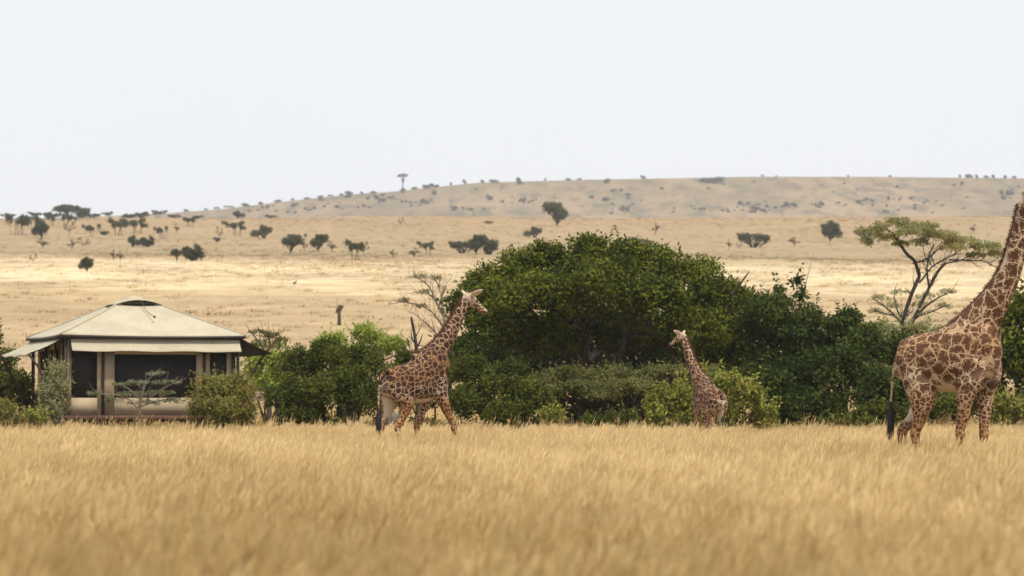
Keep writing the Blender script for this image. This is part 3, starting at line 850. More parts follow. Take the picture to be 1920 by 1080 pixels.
plant('rust_flecked_shrub', 'low tawny shrub at the left edge of the grass', 'shrub', 10, 86.5,
      [(12, 772, 24, 22, 0), (-12, 768, 22, 26, 0), (30, 790, 24, 12, 0)], LEAF_RUST, BARK_PALE, None, L=.11, W=.035, cov=.9, subs=14, spike=1.0, inner=.4, nl=20, r0=.03)
plant('olive_shrub', 'small leafy weed clump between the tawny shrub and the grey-green shrub', 'shrub', 60, 86,
      [(55, 785, 20, 14, 0), (75, 792, 20, 10, 0)], LEAF_OLIVE, BARK_PALE, None, L=.13, W=.06, cov=.8, subs=10, spike=.8, inner=.3, nl=12, r0=.02)

# ---- acacias: branches drawn in three dimensions, flat feathery crowns
def acacia(name, label, px, d, branches, lobes, leaf, bark, L=.11, W=.05, cov=1.0, subs=26, sub_r=.30, flat=.5, group=None, twigs=3, seed=1, spike=.3, inner=.3, cat='tree', tw_r=.012):
    base = at(px, 800, d)
    base[2] = float(H(base[0], base[1]))
    r = np.random.default_rng(seed)
    root = empty(name, base)
    tag(root, label, cat, group)
    mb = MB()
    tips = []
    for (r0, r1, pts) in branches:
        P = np.array([at(x, y, d + o) - base for (x, y, o) in pts])
        mb.tube(P, np.linspace(r0, r1, len(P)), 8, 4)
        tips.append((P[-1], P[-1] - P[-2], r1))
        for i in range(1, len(P)):
            for _ in range(twigs):
                s = r.random()
                a = P[i - 1] * (1 - s) + P[i] * s
                dr = unit(P[i] - P[i - 1] + r.normal(0, 0.6, 3) * np.linalg.norm(P[i] - P[i - 1]) + (0, 0, 0.1))
                ln = r.uniform(.4, 1.1) * min(1.6, np.linalg.norm(P[i] - P[i - 1]))
                b = a + dr * ln * .5 + r.normal(0, .05, 3) * ln
                c = a + dr * ln + r.normal(0, .1, 3) * ln + (0, 0, .12 * ln)
                mb.tube([a, b, c], [max(tw_r, r1 * .6), tw_r, tw_r * .4], 5, 2)
    mb.build('trunk', bark, root, True)
    if lobes:
        co, fc, tn = crown(lobes_px(lobes, base, d), L, W, cov, subs, sub_r, r, inner, flat, spike, .8)
        link('crown', fast_mesh('crown', co, fc, leaf, False, tn), root)
    return root

acacia('umbrella_acacia', 'umbrella acacia with a pale spreading canopy and dark forked trunk', 1700, 118,
       [(0.103, 0.074, [(1691, 800, 0), (1690, 690, 0), (1692, 612, 0), (1706, 560, 0), (1724, 518, 0)]),
        (0.077, 0.055, [(1724, 518, 0), (1715, 490, .2), (1700, 476, .4), (1684, 452, .6), (1676, 438, .6)]),
        (0.031, 0.015, [(1676, 438, .6), (1662, 430, .6), (1640, 424, .4)]), (0.031, 0.015, [(1680, 445, .6), (1698, 434, .2), (1716, 428, 0)]),
        (0.041, 0.025, [(1712, 494, .3), (1732, 488, -.3), (1748, 478, -.6), (1758, 468, -.8)]), (0.026, 0.010, [(1746, 478, -.6), (1752, 500, -.6), (1738, 488, -.9), (1730, 462, -.9)]),
        (0.087, 0.059, [(1712, 800, .3), (1708, 700, .2), (1708, 620, 0), (1722, 580, -.2), (1742, 540, -.3), (1758, 510, 0), (1772, 494, 0)]),
        (0.051, 0.025, [(1742, 540, -.3), (1738, 505, -.6), (1742, 480, -.5), (1750, 460, -.3)]), (0.041, 0.019, [(1724, 530, 0), (1748, 500, .4), (1772, 486, .6), (1796, 474, .6)]),
        (0.036, 0.015, [(1772, 494, 0), (1800, 488, .2), (1824, 478, .2)]), (0.036, 0.013, [(1780, 487, .2), (1812, 488, .8), (1846, 490, 1), (1868, 502, 1)])],
       [(1634, 436, 34, 14, .2), (1678, 421, 46, 13, 0), (1726, 430, 50, 14, -.6), (1660, 446, 34, 9, .8), (1760, 444, 48, 14, 0), (1805, 456, 48, 13, .3), (1850, 466, 42, 13, .3), (1785, 466, 36, 8, -.8), (1868, 478, 22, 9, .6), (1624, 456, 16, 11, .2), (1700, 438, 38, 9, -1.2), (1722, 456, 26, 8, 0), (1830, 480, 26, 6, .6), (1690, 458, 20, 7, .4)],
       LEAF_ACACIA, BARK_DARK, L=.13, W=.055, cov=.78, subs=30, twigs=4, seed=5, spike=.4, inner=.25)
acacia('acacia', 'smaller open acacia growing low beneath the umbrella acacia', 1700, 124,
       [(.12, .07, [(1700, 800, 0), (1699, 690, 0), (1697, 640, 0), (1694, 605, 0)]), (.06, .02, [(1695, 612, 0), (1676, 590, 0), (1655, 572, .5), (1636, 560, .5)]), (.05, .02, [(1678, 592, 0), (1660, 588, -.5), (1638, 582, -.5)]),
        (.06, .02, [(1696, 608, 0), (1682, 580, .8), (1676, 556, 1)]), (.06, .02, [(1700, 610, 0), (1730, 580, 0), (1756, 560, -.5), (1782, 548, -.5)]), (.05, .02, [(1716, 594, 0), (1745, 585, .5), (1775, 572, .5)])],
       [(1652, 560, 26, 7, 0), (1690, 550, 26, 7, .5), (1740, 556, 28, 7, 0), (1778, 548, 22, 6, 0), (1640, 584, 22, 6, 0), (1768, 575, 22, 6, .5), (1680, 575, 24, 6, 0), (1725, 572, 22, 6, 0)],
       LEAF_GREY, BARK_DARK, L=.12, W=.05, cov=.45, subs=12, sub_r=.4, twigs=4, seed=8, inner=.1)
acacia('thorn_tree', 'nearly bare pale thorn tree left of the great tree', 830, 103,
       [(.10, .065, [(845, 800, 0), (842, 700, 0), (838, 640, 0), (832, 590, 0)]), (0.049, 0.014, [(836, 620, 0), (815, 590, 0), (795, 575, .4), (765, 567, .8), (738, 562, .8)]), (0.042, 0.014, [(834, 600, 0), (818, 565, 0), (800, 550, -.5), (775, 548, -.8)]),
        (0.042, 0.014, [(832, 590, 0), (828, 560, .3), (822, 535, .5), (812, 520, .5)]), (0.035, 0.014, [(818, 565, 0), (806, 540, .5), (790, 525, .7), (772, 518, .7)]), (0.035, 0.010, [(830, 640, 0), (806, 612, -.4), (786, 596, -.6), (774, 586, -.6)]), (0.035, 0.014, [(822, 580, .2), (830, 550, 0), (838, 530, 0)])],
       [(785, 520, 20, 5, .5), (815, 522, 20, 6, .4), (800, 548, 18, 4, -.3), (755, 563, 16, 4, .7), (790, 575, 14, 4, .3)],
       LEAF_DUN, BARK_PALE, L=.10, W=.035, cov=.32, subs=12, sub_r=.4, twigs=7, seed=11, inner=0, tw_r=.010)
acacia('dead_tree', 'bare dark dead pole standing behind the back of the striding giraffe', 775, 88,
       [(.075, .035, [(784, 800, 0), (782, 720, 0), (781, 660, 0), (777, 625, 0), (771, 594, 0)]), (.03, .015, [(780, 645, 0), (773, 636, .1), (771, 624, .2)]), (.03, .015, [(781, 652, 0), (788, 640, 0), (791, 630, 0)])], None, None, BARK_DARK, twigs=1, seed=13)
acacia('acacia', 'brownish feathery acacia right of the tent roof', 505, 116,
       [(.12, .07, [(505, 800, 0), (504, 720, 0), (503, 670, 0)]), (.05, .02, [(503, 680, 0), (492, 650, 0), (478, 632, .4), (470, 620, .4)]), (.05, .02, [(503, 675, 0), (506, 645, 0), (500, 622, -.4)]), (.05, .02, [(504, 680, 0), (520, 655, .4), (536, 642, .4)])],
       [(482, 624, 18, 7, 0), (505, 630, 26, 10, 0), (525, 640, 24, 9, .3), (490, 645, 24, 9, 0), (515, 652, 30, 10, -.3), (478, 650, 14, 6, 0)],
       LEAF_FLAT, BARK, L=.11, W=.045, cov=.55, subs=14, sub_r=.4, twigs=4, seed=15, inner=.2)
acacia('acacia', 'small silvery acacia with tiered branches in front of the tent', 262, 90,
       [(.055, .035, [(262, 810, 0), (261, 780, 0), (263, 755, 0)]), (.03, .012, [(262, 770, 0), (245, 752, 0), (225, 742, .3), (195, 738, .3), (170, 738, .3)]), (.03, .012, [(263, 758, 0), (268, 735, 0), (275, 715, .2), (292, 700, .2)]),
        (.025, .01, [(264, 750, 0), (240, 728, -.2), (215, 720, -.2)]), (.03, .01, [(264, 755, 0), (290, 740, -.2), (318, 722, -.3), (340, 716, -.3)]), (.025, .01, [(264, 762, 0), (295, 752, .3), (330, 745, .3)])],
       [(292, 701, 26, 4.5, .2), (310, 718, 34, 5, -.2), (258, 718, 34, 4.5, 0), (225, 722, 22, 4, -.2), (240, 740, 50, 5, 0), (180, 739, 22, 4.5, .3), (300, 738, 36, 5, .2), (270, 756, 40, 5, 0), (325, 752, 24, 5, .2), (215, 752, 26, 4, .2)],
       LEAF_SILVER, BARK_PALE, L=.085, W=.03, cov=.55, subs=18, sub_r=.34, flat=.4, twigs=4, seed=17, inner=.15, tw_r=.008)
acacia('sapling', 'lone thin dark sapling on the pale plain right of the tent', 636, float(hit(636, 608)[1]) - 1.0,
       [(.15, .06, [(636, 610, 0), (636, 590, 0), (635, 573, 0)]), (.05, .03, [(636, 590, 0), (632, 582, 0), (631, 577, .2)]), (.05, .03, [(636, 586, 0), (640, 580, 0), (641, 576, -.2)])],
       [(635, 586, 5, 7, 0), (638, 578, 4, 5, 0)], LEAF_DUN, BARK, L=.2, W=.09, cov=.5, subs=8, seed=19, inner=0)
# ------------------------------------------------------------------ safari tent
def canvas_mat(name, col, col2, dirt):
    t = NT(name)
    co = t.objco()
    n1 = t.noise(co, 0.9, 5, 0.6)
    n2 = t.noise(t.scaled(co, (1, 1, 0.3)), 7.0, 4, 0.6)
    c = t.mix(t.step(n1.outputs[0], 0.35, 0.68), col, col2)
    c = t.mix(t.math('MULTIPLY', t.step(n2.outputs[0], 0.52, 0.75), 0.35), c, dirt)
    t.l(c, t.bsdf.inputs['Base Color'])
    t.bsdf.inputs['Roughness'].default_value = 0.9
    n3 = t.noise(t.scaled(co, (1, 1, .6)), 2.2, 3)
    t.bump(n3.outputs[0], 0.5, 0.06)
    return t.m
CANVAS = canvas_mat('roof_canvas', (0.43, 0.385, 0.285, 1), (0.37, 0.33, 0.243, 1), (0.225, 0.195, 0.145, 1))
WALLC = canvas_mat('wall_canvas', (0.40, 0.32, 0.215, 1), (0.34, 0.27, 0.18, 1), (0.26, 0.20, 0.14, 1))
UNDER = plain_mat('lining_and_shade', (0.030, 0.027, 0.024, 1), (0.02, 0.018, 0.016, 1), 3, 0.9)
GAUZE = plain_mat('insect_gauze', (0.014, 0.014, 0.014, 1), (0.022, 0.021, 0.020, 1), 5, 0.7)
POLE = plain_mat('dark_pole_wood', (0.022, 0.018, 0.016, 1), (0.040, 0.030, 0.024, 1), 6, 0.7, (1, 1, .2))
DECKM = plain_mat('reddish_deck_wood', (0.13, 0.065, 0.045, 1), (0.075, 0.04, 0.03, 1), 5, 0.8, (.3, 1, 3), .3)
CURTAIN = plain_mat('maroon_curtain', (0.11, 0.028, 0.026, 1), (0.06, 0.02, 0.018, 1), 5, 0.9, (1, 1, .1))
ROPE = plain_mat('rope', (0.10, 0.085, 0.065, 1), (0.06, 0.05, 0.04, 1), 20, 0.9)

tent_d = 101.0
tb = at(250, 800, tent_d)
tb[2] = float(H(tb[0], tb[1]))
tent = empty('safari_tent', tb, R(20))
tag(tent, 'cream canvas safari tent with dark mesh windows raised on a wooden deck', 'tent')
HE, WB, EV, ZA = 3.25, 2.88, 3.80, 5.25          # roof half width, wall half width, eave height, apex height
ZD = 1.02                                        # deck height

def roof():
    """four sagging canvas panels, each a grid with real thickness"""
    n = 12
    g = MB()
    for q in range(4):
        a = q * math.pi / 2
        ca, sa = math.cos(a), math.sin(a)
        v = []
        for i in range(n + 1):
            s = i / n
            half = HE * (1 - s) + 0.28 * s
            for j in range(n + 1):
                t = -1 + 2 * j / n
                z = EV + (ZA - 0.10 - EV) * (s ** 1.06)
                sag = 0.10 * math.sin(math.pi * s) * (1 - t * t) + 0.045 * (1 - s) * (1 - t * t)
                x, y = t * half, -half
                y += sag * .35
                v.append((x * ca - y * sa, x * sa + y * ca, z - sag))
        top = len(v)
        v = v + [(x * .999, y * .999, z - 0.03) for x, y, z in v]
        w = n + 1
        f = []
        for i in range(n):
            for j in range(n):
                k = i * w + j
                f.append((k, k + 1, k + w + 1, k + w))
                f.append((top + k, top + k + w, top + k + w + 1, top + k + 1))
        for j in range(n):
            f.append((j, top + j, top + j + 1, j + 1))
            k = n * w + j
            f.append((k, k + 1, top + k + 1, top + k))
        g.add(v, f)
    return g
ro = roof().build('roof', CANVAS, tent, True)
# stitched seams along the hips and hem
g = MB()
for sx, sy in ((1, 1), (1, -1), (-1, 1), (-1, -1)):
    P = [(sx * (HE * (1 - s) + .28 * s), sy * (HE * (1 - s) + .28 * s), EV + (ZA - .10 - EV) * s ** 1.06 + .012) for s in np.linspace(0, 1, 7)]
    g.tube(P, .028, 6)
g.build('seam', CANVAS, ro, True)
g = MB()
q = [(-HE + .03, -HE + .03), (HE - .03, -HE + .03), (HE - .03, HE - .03), (-HE + .03, HE - .03)]
for i in range(4):
    a, b = q[i], q[(i + 1) % 4]
    g.tube([(*a, EV - .07), ((a[0] + b[0]) / 2, (a[1] + b[1]) / 2, EV - .115), (*b, EV - .07)], .05, 6, 4)
g.build('eave_pole', POLE, tent, True)
# dark lining under the roof
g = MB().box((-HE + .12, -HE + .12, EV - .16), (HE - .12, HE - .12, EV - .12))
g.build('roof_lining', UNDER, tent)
# raised vent cap, open below
n = 8
g = MB()
hc = 0.86
for a in range(4):
    ca, sa = math.cos(a * math.pi / 2), math.sin(a * math.pi / 2)
    v = []
    for i in range(n + 1):
        s = i / n
        for j in range(n + 1):
            t = -1 + 2 * j / n
            h = hc * (1 - s)
            z = ZA + .02 - .355 * (1 - s) + ((0.17 if a == 0 else 0.02) * (1 - t * t)) * (1 - s) ** 1.4
            x, y = t * h, -h
            v.append((x * ca - y * sa, x * sa + y * ca, z))
    w = n + 1
    top = len(v)
    v += [(x * .995, y * .995, z - .025) for x, y, z in v]
    f = []
    for i in range(n):
        for j in range(n):
            k = i * w + j
            f += [(k, k + 1, k + w + 1, k + w), (top + k, top + k + w, top + k + w + 1, top + k + 1)]
    for j in range(n): f.append((j, top + j, top + j + 1, j + 1))
    g.add(v, f)
cap = g.build('vent_cap', CANVAS, tent, True)
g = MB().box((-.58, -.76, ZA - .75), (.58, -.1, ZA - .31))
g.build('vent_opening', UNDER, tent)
g = MB()
P = [(.08, -.84, ZA - .20), (.16, -1.3, ZA - .58), (.30, -1.92, ZA - .80)]
g.tube(P, .012, 5, 3)
g.tube([(.30, -1.90, ZA - .80), (.30, -1.95, ZA - .80), (.30, -2.0, ZA - .82)], [.02, .05, .02], 8)
g.build('vent_cord', ROPE, tent, True)

# walls: canvas frames with dark mesh, per side a list of openings (x0, x1, z0, z1)
ZT = EV - .16
def wall(rot, openings, mats, name='wall'):
    ca, sa = math.cos(rot), math.sin(rot)
    tr = lambda v: [(x * ca - y * sa, x * sa + y * ca, z) for x, y, z in v]
    g = MB()
    edges = [-WB] + [e for o in openings for e in o[:2]] + [WB]
    def bx(lo, hi):
        b = MB().box(lo, hi)
        g.add(tr(b.v[0]), b.f4[0])
    for i in range(0, len(edges), 2):
        if edges[i + 1] - edges[i] > .01: bx((edges[i], -WB, ZD + .01), (edges[i + 1], -WB + .06, ZT))
    for (x0, x1, z0, z1) in openings:
        if z0 - ZD > .05: bx((x0, -WB, ZD + .01), (x1, -WB + .06, z0))
        bx((x0, -WB, z1), (x1, -WB + .06, ZT))
    w = link(name, g.mesh(name, WALLC), tent)
    for (x0, x1, z0, z1), m in zip(openings, mats):
        g2 = MB()
        b = MB().box((x0 - .02, -WB + .075, max(z0 - .02, ZD + .012)), (x1 + .02, -WB + .10, z1 + .02))
        g2.add(tr(b.v[0]), b.f4[0])
        link('mesh_window', g2.mesh('mesh_window', m), w)
        if False:
            g3 = MB()
            g3.tube(tr([(x0 - .04, -WB - .02, z0 - .01), ((x0 + x1) / 2, -WB - .03, z0 - .03), (x1 + .04, -WB - .02, z0 - .01)]), .035, 6, 3)
            link('window_hem', g3.mesh('window_hem', WALLC, True), w)
    return w
wall(0, [(-2.80, -1.90, 1.62, 3.45), (-1.30, 1.58, 1.62, 3.12), (2.06, 2.66, 1.62, 3.40)], [GAUZE] * 3)
wall(-math.pi / 2, [(-2.5, -1.1, ZD, 3.30), (-.7, .9, ZD, 3.30), (1.5, 2.4, 1.6, 3.3)], [GAUZE] * 3)
wall(math.pi / 2, [(-2.3, -.4, 1.6, 3.3), (.4, 2.3, 1.6, 3.3)], [GAUZE] * 2)
wall(math.pi, [(-2.0, 2.0, 1.6, 3.3)], [GAUZE])
for x, y0 in ((-WB - .09, 1.0), (-WB - .09, -.95)):
    g = MB()
    for i in range(7):
        yy = y0 - .02 * 3 + i * .055
        g.tube([(x - .02 * (i % 2), yy, ZD + .02), (x - .03 * (i % 2), yy + .01, 2.3), (x - .02 * (i % 2), yy, 3.25)], .035, 6, 3)
    g.build('curtain', CURTAIN if y0 > 0 else WALLC, tent, True)
# poles
for x, y, r in ((-1.72, -WB - .07, .06), (1.84, -WB - .07, .06), (-3.02, -3.02, .07), (3.02, -3.02, .06), (2.86, -2.98, .05), (3.05, -2.4, .05), (-3.02, -1.2, .05), (-3.02, .6, .06), (-3.02, 3.02, .07), (3.02, 3.02, .06), (3.02, .4, .05), (-2.9, -2.0, .05)):
    MB().tube([(x, y, ZD), (x, y, 2.4), (x, y, ZT + .02)], [r, r * .95, r * .9], 8).build('pole', POLE, tent, True)

def awning(rot, x0, x1, zin, out, zout, droop, wav):
    ca, sa = math.cos(rot), math.sin(rot)
    n, m = 14, 4
    v = []
    for i in range(m + 1):
        s = i / m
        for j in range(n + 1):
            t = j / n
            x = (x0 * (1 - t) + x1 * t)
            y = -(WB + .16) - out * s
            z = zin * (1 - s) + zout * s - droop * math.sin(math.pi * t) * s - wav * math.sin(math.pi * 3 * t) ** 2 * s - .05 * math.sin(math.pi * s)
            v.append((x * ca - y * sa, x * sa + y * ca, z))
    w, top = n + 1, len(v)
    v += [(x, y, z - .02) for x, y, z in v]
    f = []
    for i in range(m):
        for j in range(n):
            k = i * w + j
            f += [(k, k + 1, k + w + 1, k + w), (top + k, top + k + w, top + k + w + 1, top + k + 1)]
    for j in range(n):
        k = m * w + j
        f.append((k, k + 1, top + k + 1, top + k))
    aw = MB().add(v, f).build('awning', CANVAS, tent, True)
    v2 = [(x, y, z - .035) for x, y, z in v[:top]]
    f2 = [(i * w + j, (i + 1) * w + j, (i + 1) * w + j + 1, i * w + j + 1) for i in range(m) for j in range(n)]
    MB().add(v2, f2).build('awning_shade_sheet', UNDER, aw, True)  # near-black sheet that paints in the shade under the awning
    return aw
awning(0, -2.86, 3.06, 3.68, .34, 3.24, .0, .03)
awning(-math.pi / 2, -3.0, 2.7, 3.70, 1.15, 3.16, .05, .05)
awning(math.pi / 2, -3.2, 2.9, 3.74, 1.15, 3.20, .04, .03)
# props holding the side awnings out
for P in ([(-4.22, -2.6, 3.12), (-3.5, -2.75, 2.1), (-2.96, -2.9, ZD)], [(-4.22, 2.9, 3.16), (-3.6, 2.95, 2.0), (-3.1, 3.0, ZD - .3)], [(4.12, -2.85, 3.30), (3.7, -2.9, 2.7), (3.06, -3.0, 1.75)], [(4.12, 2.8, 3.2), (3.6, 2.9, 2.4), (3.06, 3.0, 1.7)]):
    MB().tube(P, .045, 6, 3).build('awning_prop', POLE, tent, True)
MB().tube([(4.05, -2.88, 3.2), (4.15, -2.9, 3.3), (4.26, -2.92, 3.5)], [.04, .045, .05], 6).build('prop_end', CURTAIN, tent, True)
# deck: boards, edge board, stilts
dk = MB().box((-3.45, -3.45, ZD - .12), (3.45, 3.45, ZD - .045)).build('deck', DECKM, tent)
plank = MB().box((-3.5, -.095, 0), (3.5, .095, .04)).mesh('plank', DECKM)
for i in range(35):
    p = link('plank', plank, dk)
    p.location = (0, -3.40 + i * .2, ZD - .042)
MB().box((-3.5, -3.56, ZD - .15), (3.5, -3.512, ZD - .01)).build('edge_board', DECKM, tent)
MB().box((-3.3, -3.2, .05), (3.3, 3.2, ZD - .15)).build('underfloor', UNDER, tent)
for x in (-3.3, -1.6, 0.1, 1.8, 3.3):
    for y in (-3.38, 3.38):
        MB().tube([(x, y, -.1), (x, y, .5), (x, y, ZD - .13)], .08, 8).build('stilt', POLE, tent, True)

# ---- small red and white cloth right of the tent
b = at(487, 742, 96)
CL = NT('red_white_cloth')
wv = CL.noise(CL.objco(), 5.0, 3)
CL.l(CL.mix(CL.step(wv.outputs[0], .4, .6), (0.40, 0.33, 0.29, 1), (0.24, 0.11, 0.09, 1)), CL.bsdf.inputs['Base Color'])
v, f = [], []
n = 10
for i in range(n + 1):
    for j in range(n + 1):
        v.append((-.28 + .56 * j / n, .05 * math.sin(j * 1.1 + i * .4), .22 - .50 * i / n + .02 * math.sin(j * .9)))
top = len(v)
v += [(x, y + .015, z) for x, y, z in v]
for i in range(n):
    for j in range(n):
        k = i * (n + 1) + j
        f += [(k, k + 1, k + n + 2, k + n + 1), (top + k, top + k + n + 1, top + k + n + 2, top + k + 1)]
cl = MB().add(v, f).build('cloth', CL.m, None, True)
cl.location = b
cl.scale = (.7, 1, .6)
tag(cl, 'small faded red and white cloth hanging among the bushes right of the tent', 'cloth')
line_root = empty('clothes_rail', (b[0], b[1] + .03, float(H(b[0], b[1]))))
tag(line_root, 'low wooden rail that carries the red and white cloth', 'rail')
zt = b[2] + .24 - line_root.location.z
MB().tube([(-.6, 0, zt - .02), (0, 0, zt - .02), (.6, 0, zt - .02)], .03, 6).build('rail_bar', POLE, line_root, True)
for x in (-.55, .55): MB().tube([(x, 0, -.1), (x, 0, zt * .5), (x, 0, zt)], .045, 6).build('post', POLE, line_root, True)

# ---- weathered stump and grey log behind the striding giraffe
STUMP = plain_mat('weathered_grey_wood', (0.20, 0.18, 0.16, 1), (0.10, 0.09, 0.08, 1), 9, 0.9, (3, 3, .35), .9, .05)
def stump(px, d, w, h, seed, label):
    r = np.random.default_rng(seed)
    c = at(px, 800, d)
    c[2] = float(H(c[0], c[1]))
    root = empty('tree_stump', c)
    tag(root, label, 'stump')
    n, m = 18, 9
    v = []
    ph = r.uniform(0, 6, 4)
    jag = r.uniform(-.12, .12, n)
    for i in range(m):
        s = i / (m - 1)
        for j in range(n):
            a = 2 * math.pi * j / n
            rad = w * (1 + .35 * (1 - s) ** 3) * (1 + .10 * math.sin(3 * a + ph[0]) + .07 * math.sin(5 * a + ph[1] + s) + .05 * math.sin(9 * a + ph[2]))
            v.append((rad * math.cos(a), rad * .8 * math.sin(a), -.1 + (h + .1) * s + (jag[j] * h if i == m - 1 else 0)))
    f = [(i * n + j, i * n + (j + 1) % n, (i + 1) * n + (j + 1) % n, (i + 1) * n + j) for i in range(m - 1) for j in range(n)]
    v.append((0, 0, h * .86))
    t3 = [((m - 1) * n + j, (m - 1) * n + (j + 1) % n, len(v) - 1) for j in range(n)]
    MB().add(v, f, t3).build('trunk', STUMP, root, True)
stump(736, 80, .30, 1.12, 3, 'weathered grey tree stump standing just behind the hind legs of the striding giraffe')
stump(672, 83, .30, .72, 5, 'low pale broken stump in the grass left of the tail of the striding giraffe')

# ------------------------------------------------------------------ trees on the far plain: a few kinds, copied
def proto(kind, seed):
    r = np.random.default_rng(seed)
    if kind == 'round':
        lb = [(r.normal(0, .9), r.normal(0, .9), r.uniform(1.1, 2.9), r.uniform(.9, 1.5), r.uniform(.9, 1.5), r.uniform(.7, 1.2)) for _ in range(8)]
        args = dict(L=.42, W=.22, cov=1.2, subs=9, spike=.4, inner=.6)
        tr = (0, 0, .35)
    elif kind == 'flat':
        lb = [(r.normal(0, 1.7), r.normal(0, 1.5), r.uniform(1.5, 2.7), r.uniform(.8, 1.5), r.uniform(.7, 1.3), r.uniform(.4, .8)) for _ in range(9)]
        args = dict(L=.36, W=.18, cov=1.0, subs=8, flat=.7, spike=.5, inner=.4)
        tr = None
    elif kind == 'wide':
        lb = [(x + r.normal(0, .3), r.normal(0, .6), r.uniform(1.1, 2.6), r.uniform(.9, 1.5), 1.1, r.uniform(.5, .9)) for x in np.linspace(-2.6, 2.6, 8)]
        args = dict(L=.36, W=.19, cov=1.0, subs=8, flat=.7, spike=.4, inner=.5)
        tr = None
    elif kind == 'clump':
        lb = [(r.normal(0, 1.2), r.normal(0, .8), r.uniform(.7, 1.8), r.uniform(.9, 1.4), 1.0, r.uniform(.7, 1.0)) for _ in range(6)]
        args = dict(L=.36, W=.19, cov=1.2, subs=9, spike=.3, inner=.6)
        tr = None
    else:
        lb = [(r.normal(0, .9), r.normal(0, .7), r.uniform(1.4, 3.6), r.uniform(.4, .8), .6, r.uniform(.25, .45)) for _ in range(6)]
        args = dict(L=.30, W=.14, cov=.5, subs=6, spike=.4, inner=.2)
        tr = (r.normal(0, .2), 0, .9)
    lb = np.array(lb)
    co, fc, tn = crown(lb, r=r, **args)
    leaf = LEAF_FARBROWN if kind == 'sparse' else LEAF_FAR
    cm = fast_mesh('crown', co, fc, leaf, False, tn)
    tg = [np.array(l[:3]) for l in lb for _ in range(2 if kind != 'sparse' else 3)]
    if kind == 'flat':                                # several stems spread along the foot of the tree
        mbs = MB()
        for bx_ in (-.9, .1, .8):
            part_ = limbs(([t_ for t_ in tg if abs(t_[0] - bx_ * 1.6) < 1.4] or tg)[:3], .075, None, r, 5, base=(bx_, r.normal(0, .3), -.5), bend=.1)
            for vv, f4_, f3_ in [(np.vstack(part_.v), np.vstack(part_.f4), np.vstack(part_.f3))]: mbs.add(vv, f4_, f3_)
    else:
        mbs = limbs(tg, .17 if kind != 'sparse' else .09, tr, r, 5, base=(0, 0, -.5))
    tm = mbs.mesh('trunk', BARK_DARK if kind != 'sparse' else BARK, True)
    lo, hi = co.min(0), co.max(0)
    return cm, tm, hi[0] - lo[0], hi[2]

KINDS = {k: [proto(k, 100 + 7 * i + len(k)) for i in range(3)] for k in ('round', 'flat', 'wide', 'clump', 'sparse')}
GP = 'trees and bushes scattered over the far plain'
def far_tree(kind, var, px, py, w, h, label, i=[0]):
    """px, py = foot of the tree in the photograph; w, h = its size there"""
    p = hit(px, py)
    s = F / p[1]
    cm, tm, pw, ph = KINDS[kind][var % 3]
    i[0] += 1
    o = empty('tree' if kind in ('round', 'flat', 'sparse') else 'bush', p, random.Random(i[0]).choice((0, math.pi)) + random.Random(i[0] + 99).uniform(-.4, .4))
    o.scale = (1.25 * w / s / pw, 1.25 * w / s / pw, 1.12 * h / s / ph)
    tag(o, label, 'tree' if kind in ('round', 'flat', 'sparse') else 'bush', GP)
    link('crown', cm, o)
    link('trunk', tm, o)

